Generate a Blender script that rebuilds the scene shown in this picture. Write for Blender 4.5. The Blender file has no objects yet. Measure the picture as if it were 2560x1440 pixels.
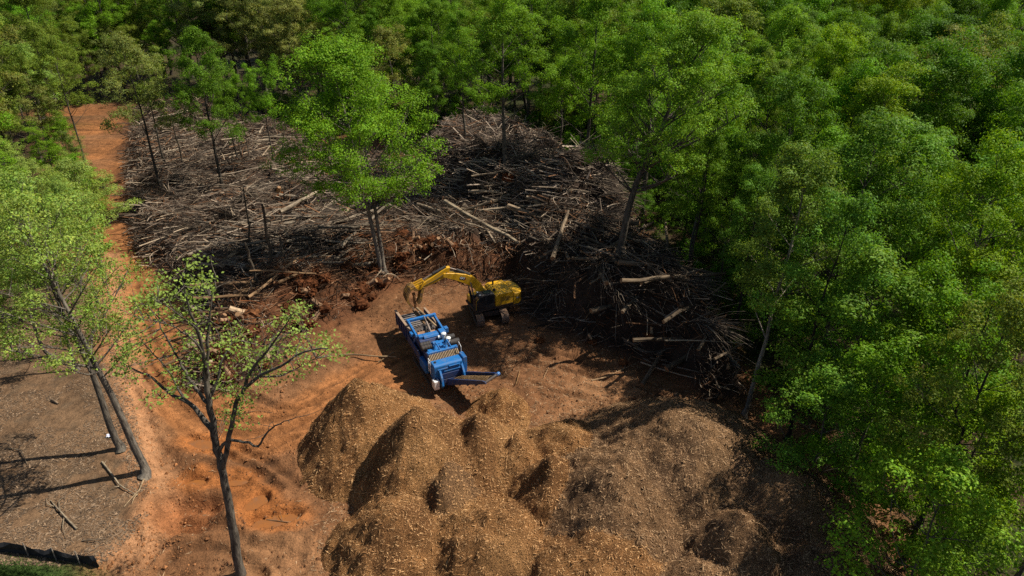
import bpy, bmesh, math, random
import numpy as np
from mathutils import Matrix, Vector, Euler

# ------------------------------------------------------------------ camera, sky, sun, exposure
SC = bpy.context.scene
COL = SC.collection
CAM_H, PITCH, FPX = 31.0, math.radians(28.0), 1707.0       # drone height, downward pitch, focal length in photo pixels
cam_d = bpy.data.cameras.new('camera'); cam = bpy.data.objects.new('camera', cam_d); COL.objects.link(cam)
cam_d.sensor_width = 36.0; cam_d.lens = 36.0 * FPX / 2560.0
cam_d.clip_start = 0.5; cam_d.clip_end = 3000.0
cam.location = (0, 0, CAM_H); cam.rotation_euler = (math.radians(90) - PITCH, 0, 0)
SC.camera = cam

SUN_EL = math.radians(52.0)
SUN_H = Vector((0.975, 0.22, 0)).normalized()              # horizontal direction towards the sun
world = bpy.data.worlds.new('World'); SC.world = world; world.use_nodes = True
wn = world.node_tree
sky = wn.nodes.new('ShaderNodeTexSky'); sky.sky_type = 'NISHITA'; sky.sun_disc = False
sky.sun_elevation = SUN_EL; sky.sun_rotation = math.atan2(SUN_H.x, SUN_H.y)
bg = wn.nodes['Background']; bg.inputs['Strength'].default_value = 0.06
wn.links.new(sky.outputs[0], bg.inputs['Color'])
sun_d = bpy.data.lights.new('sun', 'SUN'); sun_d.energy = 5.0; sun_d.angle = math.radians(0.5); sun_d.color = (1.0, 0.93, 0.82)
sun = bpy.data.objects.new('sun', sun_d); COL.objects.link(sun)
sd = Vector((SUN_H.x * math.cos(SUN_EL), SUN_H.y * math.cos(SUN_EL), math.sin(SUN_EL)))
sun.rotation_euler = (-sd).to_track_quat('-Z', 'Y').to_euler()
sun.location = (60, 20, 80)
SC.view_settings.view_transform = 'Standard'; SC.view_settings.look = 'None'
SC.view_settings.exposure = 0.55; SC.view_settings.gamma = 1.0; SC.view_settings.use_curve_mapping = False
SC.render.engine = 'CYCLES'
SC.cycles.max_bounces = 5; SC.cycles.diffuse_bounces = 3; SC.cycles.glossy_bounces = 2
SC.cycles.transmission_bounces = 3; SC.cycles.transparent_max_bounces = 4
SC.cycles.use_denoising = False

# ------------------------------------------------------------------ helpers
def ray(px, py):
    a = (px - 1280.0) / FPX; b = -(py - 720.0) / FPX
    c, s = math.cos(PITCH), math.sin(PITCH)
    return np.array([a, c + b * s, b * c - s])
def W(px, py, z=0.0):
    """place in the clearing that the photograph shows at that point, at height z"""
    d = ray(px, py); t = (z - CAM_H) / d[2]
    return np.array([d[0] * t, d[1] * t])
def WP(pts, z=0.0): return np.array([W(x, y, z) for x, y in pts])

rng = np.random.default_rng(7)
random.seed(7)

def _hash(ix, iy, seed):
    h = (ix.astype(np.int64) * 374761393 + iy.astype(np.int64) * 668265263 + seed * 1442695041) & 0xFFFFFFFF
    h = ((h ^ (h >> 13)) * 1274126177) & 0xFFFFFFFF
    return ((h ^ (h >> 16)) & 0xFFFF) / 65535.0
def vn(x, y, seed=0):
    x = np.asarray(x, float); y = np.asarray(y, float)
    ix = np.floor(x); iy = np.floor(y); fx = x - ix; fy = y - iy
    fx = fx * fx * (3 - 2 * fx); fy = fy * fy * (3 - 2 * fy)
    a = _hash(ix, iy, seed); b = _hash(ix + 1, iy, seed); c = _hash(ix, iy + 1, seed); d = _hash(ix + 1, iy + 1, seed)
    return (a * (1 - fx) + b * fx) * (1 - fy) + (c * (1 - fx) + d * fx) * fy
def fbm(x, y, s=1.0, o=4, seed=0):
    v = 0; amp = .5; tot = 0
    for k in range(o):
        v = v + amp * vn(x * s + 17.3 * k, y * s - 9.1 * k, seed + k); tot += amp
        s *= 2.03; amp *= .5
    return v / tot
def sst(a, b, x):
    t = np.clip((x - a) / (b - a), 0, 1); return t * t * (3 - 2 * t)
def seg_dist(x, y, P, closed=False):
    """distance to a polyline, with the arc length of the nearest point and the side"""
    best = np.full(x.shape, 1e9); arc = np.zeros(x.shape); side = np.zeros(x.shape); acc = 0.0
    n = len(P)
    for i in range(n if closed else n - 1):
        a = P[i]; b = P[(i + 1) % n]; d = b - a; L = np.hypot(*d)
        t = np.clip(((x - a[0]) * d[0] + (y - a[1]) * d[1]) / (L * L), 0, 1)
        qx = x - a[0] - t * d[0]; qy = y - a[1] - t * d[1]; q = np.hypot(qx, qy)
        m = q < best
        best = np.where(m, q, best); arc = np.where(m, acc + t * L, arc); side = np.where(m, np.sign(d[0] * qy - d[1] * qx), side)
        acc += L
    return best, arc, side
def inside(x, y, P):
    r = np.zeros(x.shape, bool); n = len(P)
    for i in range(n):
        x1, y1 = P[i]; x2, y2 = P[(i + 1) % n]
        if y1 == y2: continue
        c = ((y1 > y) != (y2 > y)) & (x < (x2 - x1) * (y - y1) / (y2 - y1) + x1); r ^= c
    return r
def sdf(x, y, P):
    d, _, _ = seg_dist(x, y, P, True); return np.where(inside(x, y, P), d, -d)
def smooth_poly(P, n=6):
    P = np.asarray(P, float); out = []
    for i in range(len(P) - 1):
        p0 = P[max(i - 1, 0)]; p1 = P[i]; p2 = P[i + 1]; p3 = P[min(i + 2, len(P) - 1)]
        for k in range(n):
            t = k / n
            out.append(.5 * ((2 * p1) + (-p0 + p2) * t + (2 * p0 - 5 * p1 + 4 * p2 - p3) * t * t + (-p0 + 3 * p1 - 3 * p2 + p3) * t ** 3))
    out.append(P[-1]); return np.array(out)

def mk(name, V, Fs, mats=None, parent=None, col=None, midx=None, smooth=False):
    """one mesh object from numpy arrays; Fs: list of (m,k) index arrays"""
    me = bpy.data.meshes.new(name)
    V = np.ascontiguousarray(V, np.float32); Fs = [np.asarray(f, np.int32) for f in Fs if len(f)]
    me.vertices.add(len(V)); me.vertices.foreach_set('co', V.ravel())
    nl = sum(f.size for f in Fs); npoly = sum(len(f) for f in Fs)
    me.loops.add(nl); me.polygons.add(npoly)
    me.loops.foreach_set('vertex_index', np.concatenate([f.ravel() for f in Fs]))
    tot = np.concatenate([np.full(len(f), f.shape[1], np.int32) for f in Fs])
    st = np.concatenate([[0], np.cumsum(tot)[:-1]]).astype(np.int32)
    me.polygons.foreach_set('loop_start', st)
    try: me.polygons.foreach_set('loop_total', tot)
    except Exception: pass
    if midx is not None: me.polygons.foreach_set('material_index', np.asarray(midx, np.int32))
    me.polygons.foreach_set('use_smooth', np.full(npoly, bool(smooth)))
    if col is not None:
        a = me.color_attributes.new('Col', 'FLOAT_COLOR', 'POINT')
        c = np.ones((len(V), 4), np.float32); c[:, :3] = col; a.data.foreach_set('color', c.ravel())
    me.update(calc_edges=True)
    for m in (mats if isinstance(mats, (list, tuple)) else [mats]):
        if m: me.materials.append(m)
    o = bpy.data.objects.new(name, me); COL.objects.link(o)
    if parent: o.parent = parent
    return o
def empty(name, loc=(0, 0, 0), rz=0.0):
    o = bpy.data.objects.new(name, None); COL.objects.link(o); o.location = loc; o.rotation_euler = (0, 0, rz)
    o.empty_display_size = .3; return o
def tag(o, label=None, cat=None, group=None, kind=None):
    if label: o['label'] = label
    if cat: o['category'] = cat
    if group: o['group'] = group
    if kind: o['kind'] = kind
    return o
def tubes(P, R, s=5, caps=False):
    """n tapered tubes at once: P (n,k,3), R (n,k) -> verts, [quads, caps]"""
    n, k, _ = P.shape
    T = np.empty_like(P); T[:, 1:-1] = P[:, 2:] - P[:, :-2]; T[:, 0] = P[:, 1] - P[:, 0]; T[:, -1] = P[:, -1] - P[:, -2]
    T /= np.linalg.norm(T, axis=2, keepdims=True) + 1e-9
    D = P[:, -1] - P[:, 0]; D /= np.linalg.norm(D, axis=1, keepdims=True) + 1e-9
    ref = np.where(np.abs(D[:, 2:3]) < .8, np.array([[0, 0, 1.]]), np.array([[1., 0, 0]]))[:, None, :]
    U = np.cross(T, np.broadcast_to(ref, T.shape)); U /= np.linalg.norm(U, axis=2, keepdims=True) + 1e-9
    Vv = np.cross(T, U)
    a = np.arange(s) * 2 * math.pi / s
    ring = U[:, :, None, :] * np.cos(a)[None, None, :, None] + Vv[:, :, None, :] * np.sin(a)[None, None, :, None]
    V = (P[:, :, None, :] + ring * R[:, :, None, None]).reshape(-1, 3)
    base = (np.arange(n) * k * s)[:, None, None]; j = (np.arange(k - 1) * s)[None, :, None]; i = np.arange(s)[None, None, :]; i2 = (i + 1) % s
    Q = np.stack(np.broadcast_arrays(base + j + i, base + j + i2, base + j + s + i2, base + j + s + i), -1).reshape(-1, 4)
    Fs = [Q]
    if caps:
        b0 = (np.arange(n) * k * s)[:, None]
        Fs.append(b0 + np.arange(s)[None, ::-1]); Fs.append(b0 + (k - 1) * s + np.arange(s)[None, :])
    return V, Fs
class Acc:
    """collects arrays for one mesh"""
    def __init__(s): s.V = []; s.F = {}; s.C = []; s.n = 0
    def add(s, V, Fs, c=None):
        for f in Fs:
            if len(f): s.F.setdefault(f.shape[1], []).append(np.asarray(f) + s.n)
        s.V.append(V); s.n += len(V)
        if c is not None: s.C.append(np.broadcast_to(np.asarray(c, float), (len(V), 3)))
    def get(s): return np.concatenate(s.V), [np.concatenate(v) for v in s.F.values()], (np.concatenate(s.C) if s.C else None)

# ------------------------------------------------------------------ materials
def new_mat(name):
    m = bpy.data.materials.new(name); m.use_nodes = True; nt = m.node_tree; nt.nodes.clear()
    out = nt.nodes.new('ShaderNodeOutputMaterial'); return m, nt, out
def N(nt, t, **kw):
    n = nt.nodes.new(t)
    for k, v in kw.items():
        if k in n.inputs.keys(): n.inputs[k].default_value = v
        else: setattr(n, k, v)
    return n
def ramp(nt, src, stops):
    r = nt.nodes.new('ShaderNodeValToRGB'); e = r.color_ramp.elements
    e[0].position, e[0].color = stops[0][0], (*stops[0][1], 1); e[1].position, e[1].color = stops[-1][0], (*stops[-1][1], 1)
    for p, c in stops[1:-1]:
        x = e.new(p); x.color = (*c, 1)
    nt.links.new(src, r.inputs[0]); return r.outputs[0]
def mul(nt, a, b, f=1.0):
    m = nt.nodes.new('ShaderNodeMix'); m.data_type = 'RGBA'; m.blend_type = 'MULTIPLY'; m.inputs[0].default_value = f
    nt.links.new(a, m.inputs[6]); nt.links.new(b, m.inputs[7]); return m.outputs[2]
def noise(nt, scale, detail=5, rough=.6, coord='Object', stretch=None):
    tc = nt.nodes.new('ShaderNodeTexCoord'); v = tc.outputs[coord]
    if stretch:
        mp = nt.nodes.new('ShaderNodeMapping'); mp.inputs['Scale'].default_value = stretch; nt.links.new(v, mp.inputs[0]); v = mp.outputs[0]
    n = N(nt, 'ShaderNodeTexNoise', Scale=scale, Detail=detail, Roughness=rough); nt.links.new(v, n.inputs['Vector']); return n.outputs[0]
def bump(nt, h, strength, dist, nrm=None):
    b = N(nt, 'ShaderNodeBump', Strength=strength, Distance=dist); nt.links.new(h, b.inputs['Height'])
    if nrm: nt.links.new(nrm, b.inputs['Normal'])
    return b.outputs[0]

def mat_attr(name, rough=.95, var=((.3, (.55, .55, .55)), (.7, (1.25, 1.25, 1.25))), vscale=2.0, b1=None, b2=None, spec=.15, fine=None):
    m, nt, out = new_mat(name)
    at = N(nt, 'ShaderNodeAttribute', attribute_name='Col'); p = N(nt, 'ShaderNodeBsdfPrincipled', Roughness=rough)
    p.inputs['Specular IOR Level'].default_value = spec
    c = mul(nt, at.outputs['Color'], ramp(nt, noise(nt, vscale, 6, .65), var))
    if fine: c = mul(nt, c, ramp(nt, noise(nt, fine, 3, .7), ((.3, (.6, .6, .6)), (.7, (1.3, 1.3, 1.3)))))
    nt.links.new(c, p.inputs['Base Color'])
    nrm = None
    for b in (b1, b2):
        if b: nrm = bump(nt, noise(nt, b[0], 6, .65), b[1], b[2], nrm)
    if nrm: nt.links.new(nrm, p.inputs['Normal'])
    nt.links.new(p.outputs[0], out.inputs[0]); return m
M_ground = mat_attr('soil', vscale=1.3, b1=(2.2, .8, .25), b2=(9, .7, .08), fine=11)
M_chip = mat_attr('wood_chips', vscale=1.1, b1=(3.0, .9, .3), b2=(12, 1.0, .13), fine=14)
M_sliver = mat_attr('wood_sliver', vscale=4, rough=.85)
M_stick = mat_attr('dead_wood', vscale=3, rough=.9)

def mat_plain(name, c, rough=.6, metal=0.0, dirt=None, dscale=3.0, dlo=.42, dhi=.72, spec=.4, bmp=None, coat=0):
    m, nt, out = new_mat(name); p = N(nt, 'ShaderNodeBsdfPrincipled', Roughness=rough, Metallic=metal)
    p.inputs['Specular IOR Level'].default_value = spec
    if coat: p.inputs['Coat Weight'].default_value = coat
    if dirt:
        nt.links.new(ramp(nt, noise(nt, dscale, 8, .7), ((dlo, c), (dhi, dirt))), p.inputs['Base Color'])
        r = nt.nodes.new('ShaderNodeMapRange'); nt.links.new(noise(nt, dscale, 8, .7), r.inputs[0]); r.inputs[1].default_value = dlo; r.inputs[2].default_value = dhi
        r.inputs[3].default_value = rough; r.inputs[4].default_value = .95; nt.links.new(r.outputs[0], p.inputs['Roughness'])
    else: p.inputs['Base Color'].default_value = (*c, 1)
    if bmp: nt.links.new(bump(nt, noise(nt, bmp[0]), bmp[1], bmp[2]), p.inputs['Normal'])
    nt.links.new(p.outputs[0], out.inputs[0]); return m
def mat_bark(name, lo, hi, stretch=(1, 1, .25), scale=5.0, use_obj=False):
    m, nt, out = new_mat(name); p = N(nt, 'ShaderNodeBsdfPrincipled', Roughness=.95); p.inputs['Specular IOR Level'].default_value = .1
    h = noise(nt, scale, 7, .7, stretch=stretch); c = ramp(nt, h, ((.32, lo), (.68, hi)))
    big = ramp(nt, noise(nt, .7, 4, .6), ((.35, (.7, .7, .7)), (.65, (1.2, 1.18, 1.1)))); c = mul(nt, c, big)
    if use_obj:
        oi = nt.nodes.new('ShaderNodeObjectInfo'); c = mul(nt, c, oi.outputs['Color'])
    nt.links.new(c, p.inputs['Base Color']); nt.links.new(bump(nt, h, .7, .05), p.inputs['Normal'])
    nt.links.new(p.outputs[0], out.inputs[0]); return m
M_bark = mat_bark('bark', (.018, .015, .013), (.19, .165, .135), scale=8, stretch=(1, 1, .2), use_obj=True)
M_log = mat_bark('log_bark', (.10, .08, .06), (.42, .36, .29), stretch=(.2, 1, 1), scale=6, use_obj=True)
M_cut = mat_plain('cut_wood', (.27, .15, .07), .8, dirt=(.12, .065, .03), dscale=5)
M_root = mat_bark('root_ball', (.03, .015, .009), (.155, .078, .040), stretch=(1, 1, 1), scale=4, use_obj=True)

def mat_leaf():
    m, nt, out = new_mat('leaf')
    at = N(nt, 'ShaderNodeAttribute', attribute_name='Col'); oi = nt.nodes.new('ShaderNodeObjectInfo')
    c = mul(nt, oi.outputs['Color'], at.outputs['Color'])
    p = N(nt, 'ShaderNodeBsdfPrincipled', Roughness=.55); p.inputs['Specular IOR Level'].default_value = .12
    nt.links.new(c, p.inputs['Base Color'])
    t = nt.nodes.new('ShaderNodeBsdfTranslucent')
    warm = nt.nodes.new('ShaderNodeRGB'); warm.outputs[0].default_value = (1.25, 1.15, .5, 1)
    nt.links.new(mul(nt, c, warm.outputs[0]), t.inputs['Color'])
    mx = nt.nodes.new('ShaderNodeMixShader'); mx.inputs[0].default_value = .38
    nt.links.new(p.outputs[0], mx.inputs[1]); nt.links.new(t.outputs[0], mx.inputs[2]); nt.links.new(mx.outputs[0], out.inputs[0]); return m
M_leaf = mat_leaf()
M_yellow = mat_plain('yellow_paint', (.62, .33, .012), .38, dirt=(.33, .2, .05), dscale=1.6, dlo=.5, dhi=.8, coat=.2)
M_blue = mat_plain('blue_paint', (.010, .125, .36), .5, dirt=(.15, .135, .12), dscale=2.6, dlo=.5, dhi=.82)
M_dblue = mat_plain('dark_blue_paint', (.012, .035, .12), .5, dirt=(.09, .07, .055), dscale=1.5, dlo=.42, dhi=.75)
M_black = mat_plain('black_rubber', (.018, .018, .019), .6, dirt=(.07, .055, .045), dscale=3)
M_steel = mat_plain('worn_steel', (.26, .22, .19), .5, .6, dirt=(.16, .09, .05), dscale=3)
M_dark = mat_plain('dark_metal', (.03, .028, .027), .55, .2, dirt=(.10, .06, .04), dscale=2.5)
M_glass = mat_plain('tinted_glass', (.012, .016, .02), .08, spec=.6)
M_white = mat_plain('white_plastic', (.72, .72, .70), .5, dirt=(.45, .40, .34), dscale=4, dlo=.55, dhi=.85)
M_grille = mat_plain('radiator_mesh', (.30, .21, .12), .8, dirt=(.14, .09, .05), dscale=6)
M_decal = mat_plain('decal_dark', (.02, .02, .022), .5)
M_fence = mat_plain('silt_fabric', (.010, .010, .011), .75, dirt=(.035, .028, .022), dscale=1.2, dlo=.55, dhi=.8)
M_water = mat_plain('muddy_water', (.25, .095, .024), .14, dirt=(.15, .065, .024), dscale=1.6, spec=.5)
M_puddle_edge = M_water

# ------------------------------------------------------------------ the lie of the land (world metres)
CLEAR = WP([(-300, 700), (60, 640), (205, 470), (190, 320), (160, 275), (330, 262), (480, 255), (650, 300), (900, 355), (1100, 372), (1330, 392), (1520, 500), (1600, 600),
            (1660, 720), (1780, 800), (1850, 930), (1930, 1030), (2110, 1150), (2230, 1330), (2330, 1560), (2300, 2400), (-900, 2400), (-900, 900)])
BRUSH = WP([(345, 285), (500, 262), (650, 300), (760, 365), (1000, 420), (1080, 392), (1270, 385), (1420, 455), (1560, 560), (1620, 660), (1720, 770), (1800, 850),
            (1870, 1000), (1760, 1010), (1690, 950), (1540, 880), (1400, 830), (1320, 790), (1270, 700), (1000, 700), (930, 735), (860, 795), (740, 830), (680, 930),
            (560, 985), (470, 970), (455, 900), (520, 800), (440, 710), (350, 640), (318, 540), (318, 440)])
BACKH = WP([(1030, 470), (1080, 392), (1270, 382), (1420, 455), (1570, 560), (1580, 640), (1400, 640), (1200, 560)])
RBANK = WP([(1290, 680), (1330, 600), (1460, 560), (1580, 590), (1650, 720), (1790, 850), (1870, 1000), (1740, 1000), (1560, 880), (1380, 800)])
ROOTS = WP([(640, 760), (900, 640), (1000, 640), (1280, 640), (1330, 760), (1280, 700), (1000, 720), (930, 760), (860, 830), (720, 850), (560, 975), (470, 960), (540, 840)])
ROAD = smooth_poly(WP([(120, 292), (215, 292), (255, 320), (272, 370), (283, 440), (290, 520), (298, 600), (312, 690), (335, 790), (375, 890), (440, 975), (520, 1040), (640, 1075), (780, 1040), (920, 960), (1040, 900)]), 8)
BANK = smooth_poly(WP([(270, 640), (285, 760), (315, 900), (340, 1040), (372, 1190), (395, 1300), (330, 1400), (255, 1445), (200, 1600)]), 6)
LITTER = WP([(-700, 690), (0, 680), (235, 700), (285, 790), (318, 920), (345, 1050), (375, 1190), (385, 1300), (300, 1400), (240, 1445), (150, 1700), (-900, 1800)])
PIT = W(470, 1290); PUD = [(690, 1300, 1.2, .5, .3), (488, 1205, .55, .28, .2), (595, 1203, .55, .22, .1), (640, 1255, .6, .5, .9), (520, 1108, 1.3, .35, -.1)]
RIDGE = [smooth_poly(WP(p), 5) for p in ([(350, 960), (385, 1050), (440, 1130), (500, 1180)], [(390, 1010), (430, 1080), (490, 1140), (560, 1170)], [(470, 1290), (560, 1300), (640, 1350), (730, 1360)])]

TRK = [smooth_poly(WP(p), 6) for p in ([(372, 905), (440, 1000), (545, 1068), (690, 1078), (830, 1012), (900, 960)], [(395, 900), (470, 985), (570, 1040), (690, 1046), (800, 985)], [(352, 930), (410, 1040), (520, 1110), (660, 1118), (740, 1090)],
       [(620, 990), (720, 1020), (820, 990), (930, 920)], [(560, 1130), (640, 1180), (700, 1230)], [(600, 1120), (690, 1170), (745, 1215)], [(420, 1400), (520, 1370), (600, 1400), (660, 1440)], [(360, 1420), (430, 1350), (560, 1330)],
       [(1300, 900), (1420, 930), (1560, 960), (1660, 990)], [(1330, 960), (1450, 1000), (1600, 1010)], [(1150, 850), (1300, 870), (1450, 900)])]
# chip piles: peak pixel, height, radius along x, radius along y, power (<1 sharp cone, >1 dome), label
PILES = [
 (890, 946, 5.2, 5.4, 6.0, 1.0, 'steep tan wood chip pile nearest the muddy track, first in the row'),
 (1030, 1012, 5.9, 5.3, 6.4, 1.0, 'tall pointed tan wood chip pile with a dark shaded flank, second in the row'),
 (1190, 1036, 4.5, 4.0, 5.0, 1.0, 'wood chip pile with dark clods on one side, third in the row'),
 (1250, 978, 2.1, 2.6, 2.9, 1.0, 'fresh smooth chip pile right under the discharge conveyor tip'),
 (1290, 1075, 3.7, 3.0, 4.0, 1.05, 'narrow orange wood chip ridge behind the row, beside the fresh pile'),
 (1420, 1062, 3.0, 4.0, 4.2, 1.3, 'low rounded chip mound between the row and the big shaded mound'),
 (1375, 1150, 4.4, 3.6, 4.6, 1.05, 'blunt wood chip mound at the edge of the big tree shadow'),
 (1120, 1165, 3.8, 3.0, 4.0, 1.15, 'greyish weathered chip mound in front of the third pile'),
 (980, 1262, 3.9, 4.4, 4.6, 1.2, 'broad coarse chip mound at the foot of the tallest pointed pile'),
 (1230, 1280, 3.7, 5.2, 5.2, 1.25, 'wide lumpy chip mound in the middle of the front of the row'),
 (1740, 1045, 5.6, 8.6, 9.4, 1.35, 'huge broad wood chip mound lying in tree shade beside the forest'),
 (1560, 1165, 4.8, 6.4, 7.0, 1.5, 'dark shaded chip mound joined to the huge mound by the forest'),
 (1872, 1262, 5.6, 4.4, 5.2, 1.0, 'pointed grey-brown chip cone rising from the shaded mounds'),
 (1500, 1370, 3.6, 6.0, 5.5, 1.6, 'low spread of wood chips at the front below the dark mound'),
 (1985, 1175, 4.6, 6.0, 6.4, 1.25, 'chip mound at the forest edge below the black twin-stemmed tree'),
 (2090, 1390, 3.8, 5.8, 5.4, 1.25, 'sunlit-edged chip mound against the forest at the front corner'),
 (1800, 1440, 3.4, 6.0, 5.0, 1.5, 'low front chip mound below the pointed cone'),
]
PC = [np.array(W(p[0], p[1], p[2])) for p in PILES]

def brush_h(x, y):
    d = sdf(x, y, BRUSH); h = sst(-.3, 3.0, d) * (.7 + 2.5 * fbm(x, y, .2, 3, 50))
    h = h + sst(-.5, 5, sdf(x, y, BACKH)) * (3.6 + 1.8 * fbm(x, y, .3, 3, 51))
    h = h + sst(-.5, 3, sdf(x, y, RBANK)) * (2.5 + 1.6 * fbm(x, y, .3, 3, 52))
    h = h + sst(.2, 2, d) * 2.4 * (fbm(x, y, .45, 3, 53) - .5)
    return h
def ground_z(x, y):
    x = np.asarray(x, float); y = np.asarray(y, float)
    z = .5 * (fbm(x, y, .05, 3, 1) - .5)
    dc = sdf(x, y, CLEAR); wood = sst(0, 6, -dc)
    z = z + wood * (.8 * (fbm(x, y, .08, 3, 2) - .3))
    z = z + .012 * np.clip(y - 70, 0, 400) * sst(70, 120, y)
    # left bank
    lit = sst(-.9, .9, sdf(x, y, LITTER)); z = z + lit * (.75 + .25 * (fbm(x, y, .2, 3, 3) - .5))
    bd, _, _ = seg_dist(x, y, BANK); z = z + .38 * np.exp(-(bd / .7) ** 2) * (.4 + fbm(x, y, .5, 3, 4))
    # road with wheel ruts
    rd, ra, rs = seg_dist(x, y, ROAD); near = sst(4.6, 3.0, rd)
    s = rd * rs
    rut = -.16 * (np.exp(-((np.abs(s + .3 * np.sin(ra * .15)) - 1.05) / .3) ** 2) + .7 * np.exp(-((np.abs(s - .8 + .5 * np.sin(ra * .1)) - 1.2) / .25) ** 2) + .5 * np.exp(-((np.abs(s + .9) - 1.6) / .22) ** 2))
    z = z + near * (rut - .12) + .22 * np.exp(-((rd - 3.6) / .5) ** 2) * (fbm(x, y, .4, 3, 5))
    z = z + near * .02 * np.sin(ra * 9)
    # clods in the disturbed clearing
    open_ = (1 - wood) * (1 - lit) * (1 - .8 * near)
    r = np.abs(fbm(x, y, .55, 4, 6) - .5) * 2
    rg = 1 - np.abs(fbm(x * .8 + y * .5, y * 1.3 - x * .4, .55, 4, 16) - .5) * 2
    z = z + open_ * (.6 * (fbm(x, y, .35, 4, 7) - .5) + .25 * r + .35 * (rg - .8))
    z = z + open_ * .22 * (fbm(x, y, 1.7, 4, 8) - .5)
    z = z + lit * .10 * (fbm(x, y, 1.5, 3, 9) - .5)
    for R in RIDGE:
        d, _, _ = seg_dist(x, y, R); z = z + .6 * np.exp(-(d / .45) ** 2) * (.3 + fbm(x, y, .8, 3, 10))
    for R in TRK:
        d, _, _ = seg_dist(x, y, R); z = z - .17 * np.exp(-(d / .24) ** 2) + .13 * np.exp(-((d - .48) / .2) ** 2) * (.3 + 1.2 * fbm(x, y, .9, 2, 13))
    pd = np.hypot((x - PIT[0]) / 2.0, (y - PIT[1]) / 1.5); z = z - .75 * sst(1.25, .55, pd) + .3 * np.exp(-((pd - 1.35) / .25) ** 2) * fbm(x, y, .9, 3, 11) * 1.5
    for (px, py, a, b, rot) in PUD:
        c = W(px, py); u = (x - c[0]) * math.cos(rot) + (y - c[1]) * math.sin(rot); v = -(x - c[0]) * math.sin(rot) + (y - c[1]) * math.cos(rot)
        q = np.hypot(u / a, v / b) + .5 * (fbm(x, y, 1.1, 2, 12) - .5)
        z = z * (1 - sst(1.6, 1.0, q)) + (-.22) * sst(1.6, 1.0, q)
    # hard standing round the two machines: tracked flat
    for c, rr in ((W(1085, 900), 4.6), (W(1222, 784), 4.0)):
        f = sst(rr + 2.5, rr, np.hypot(x - c[0], y - c[1])); z = z * (1 - .9 * f)
    return z + brush_h(x, y)
def pile_h(i, x, y):
    px, py, h, rx, ry, pw, _ = PILES[i]; cx, cy = PC[i]
    wx = x + .8 * (fbm(x, y, .4, 3, 60 + i) - .5); wy = y + .8 * (fbm(x, y, .4, 3, 90 + i) - .5)
    ex = (wx - cx) / rx; ex = np.where(ex < 0, ex * 1.28, ex * .92) if i < 3 else ex; d = np.hypot(ex, (wy - cy) / ry)
    prof = np.where(pw <= 1.1, np.sqrt(np.maximum((1 - d) ** 2 + .0016, 0)) * np.sign(1 - d), 1 - np.abs(d) ** pw)
    prof = np.where(d > 1, 1 - d, prof)
    return h * prof
def piles_z(x, y):
    A = np.stack([pile_h(i, x, y) for i in range(len(PILES))]); 
    b = 7.0; m = A.max(0)
    s = m + np.log(np.exp(b * (A - m)).sum(0)) / b
    rdg = np.abs(fbm(x + .3 * y, y * .7, .55, 4, 73) - .5)
    lump = .8 * (fbm(x, y, .42, 3, 70) - .5) + .6 * (fbm(x, y, 1.3, 3, 71) - .5) + .24 * (fbm(x, y, 4.2, 2, 72) - .5) - .12 * sst(.05, .0, rdg)
    return s - .12 + lump * sst(-.2, 1.2, s), A.argmax(0), s
def surf_z(x, y):
    return np.maximum(ground_z(x, y), piles_z(np.asarray(x, float), np.asarray(y, float))[0])

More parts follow.
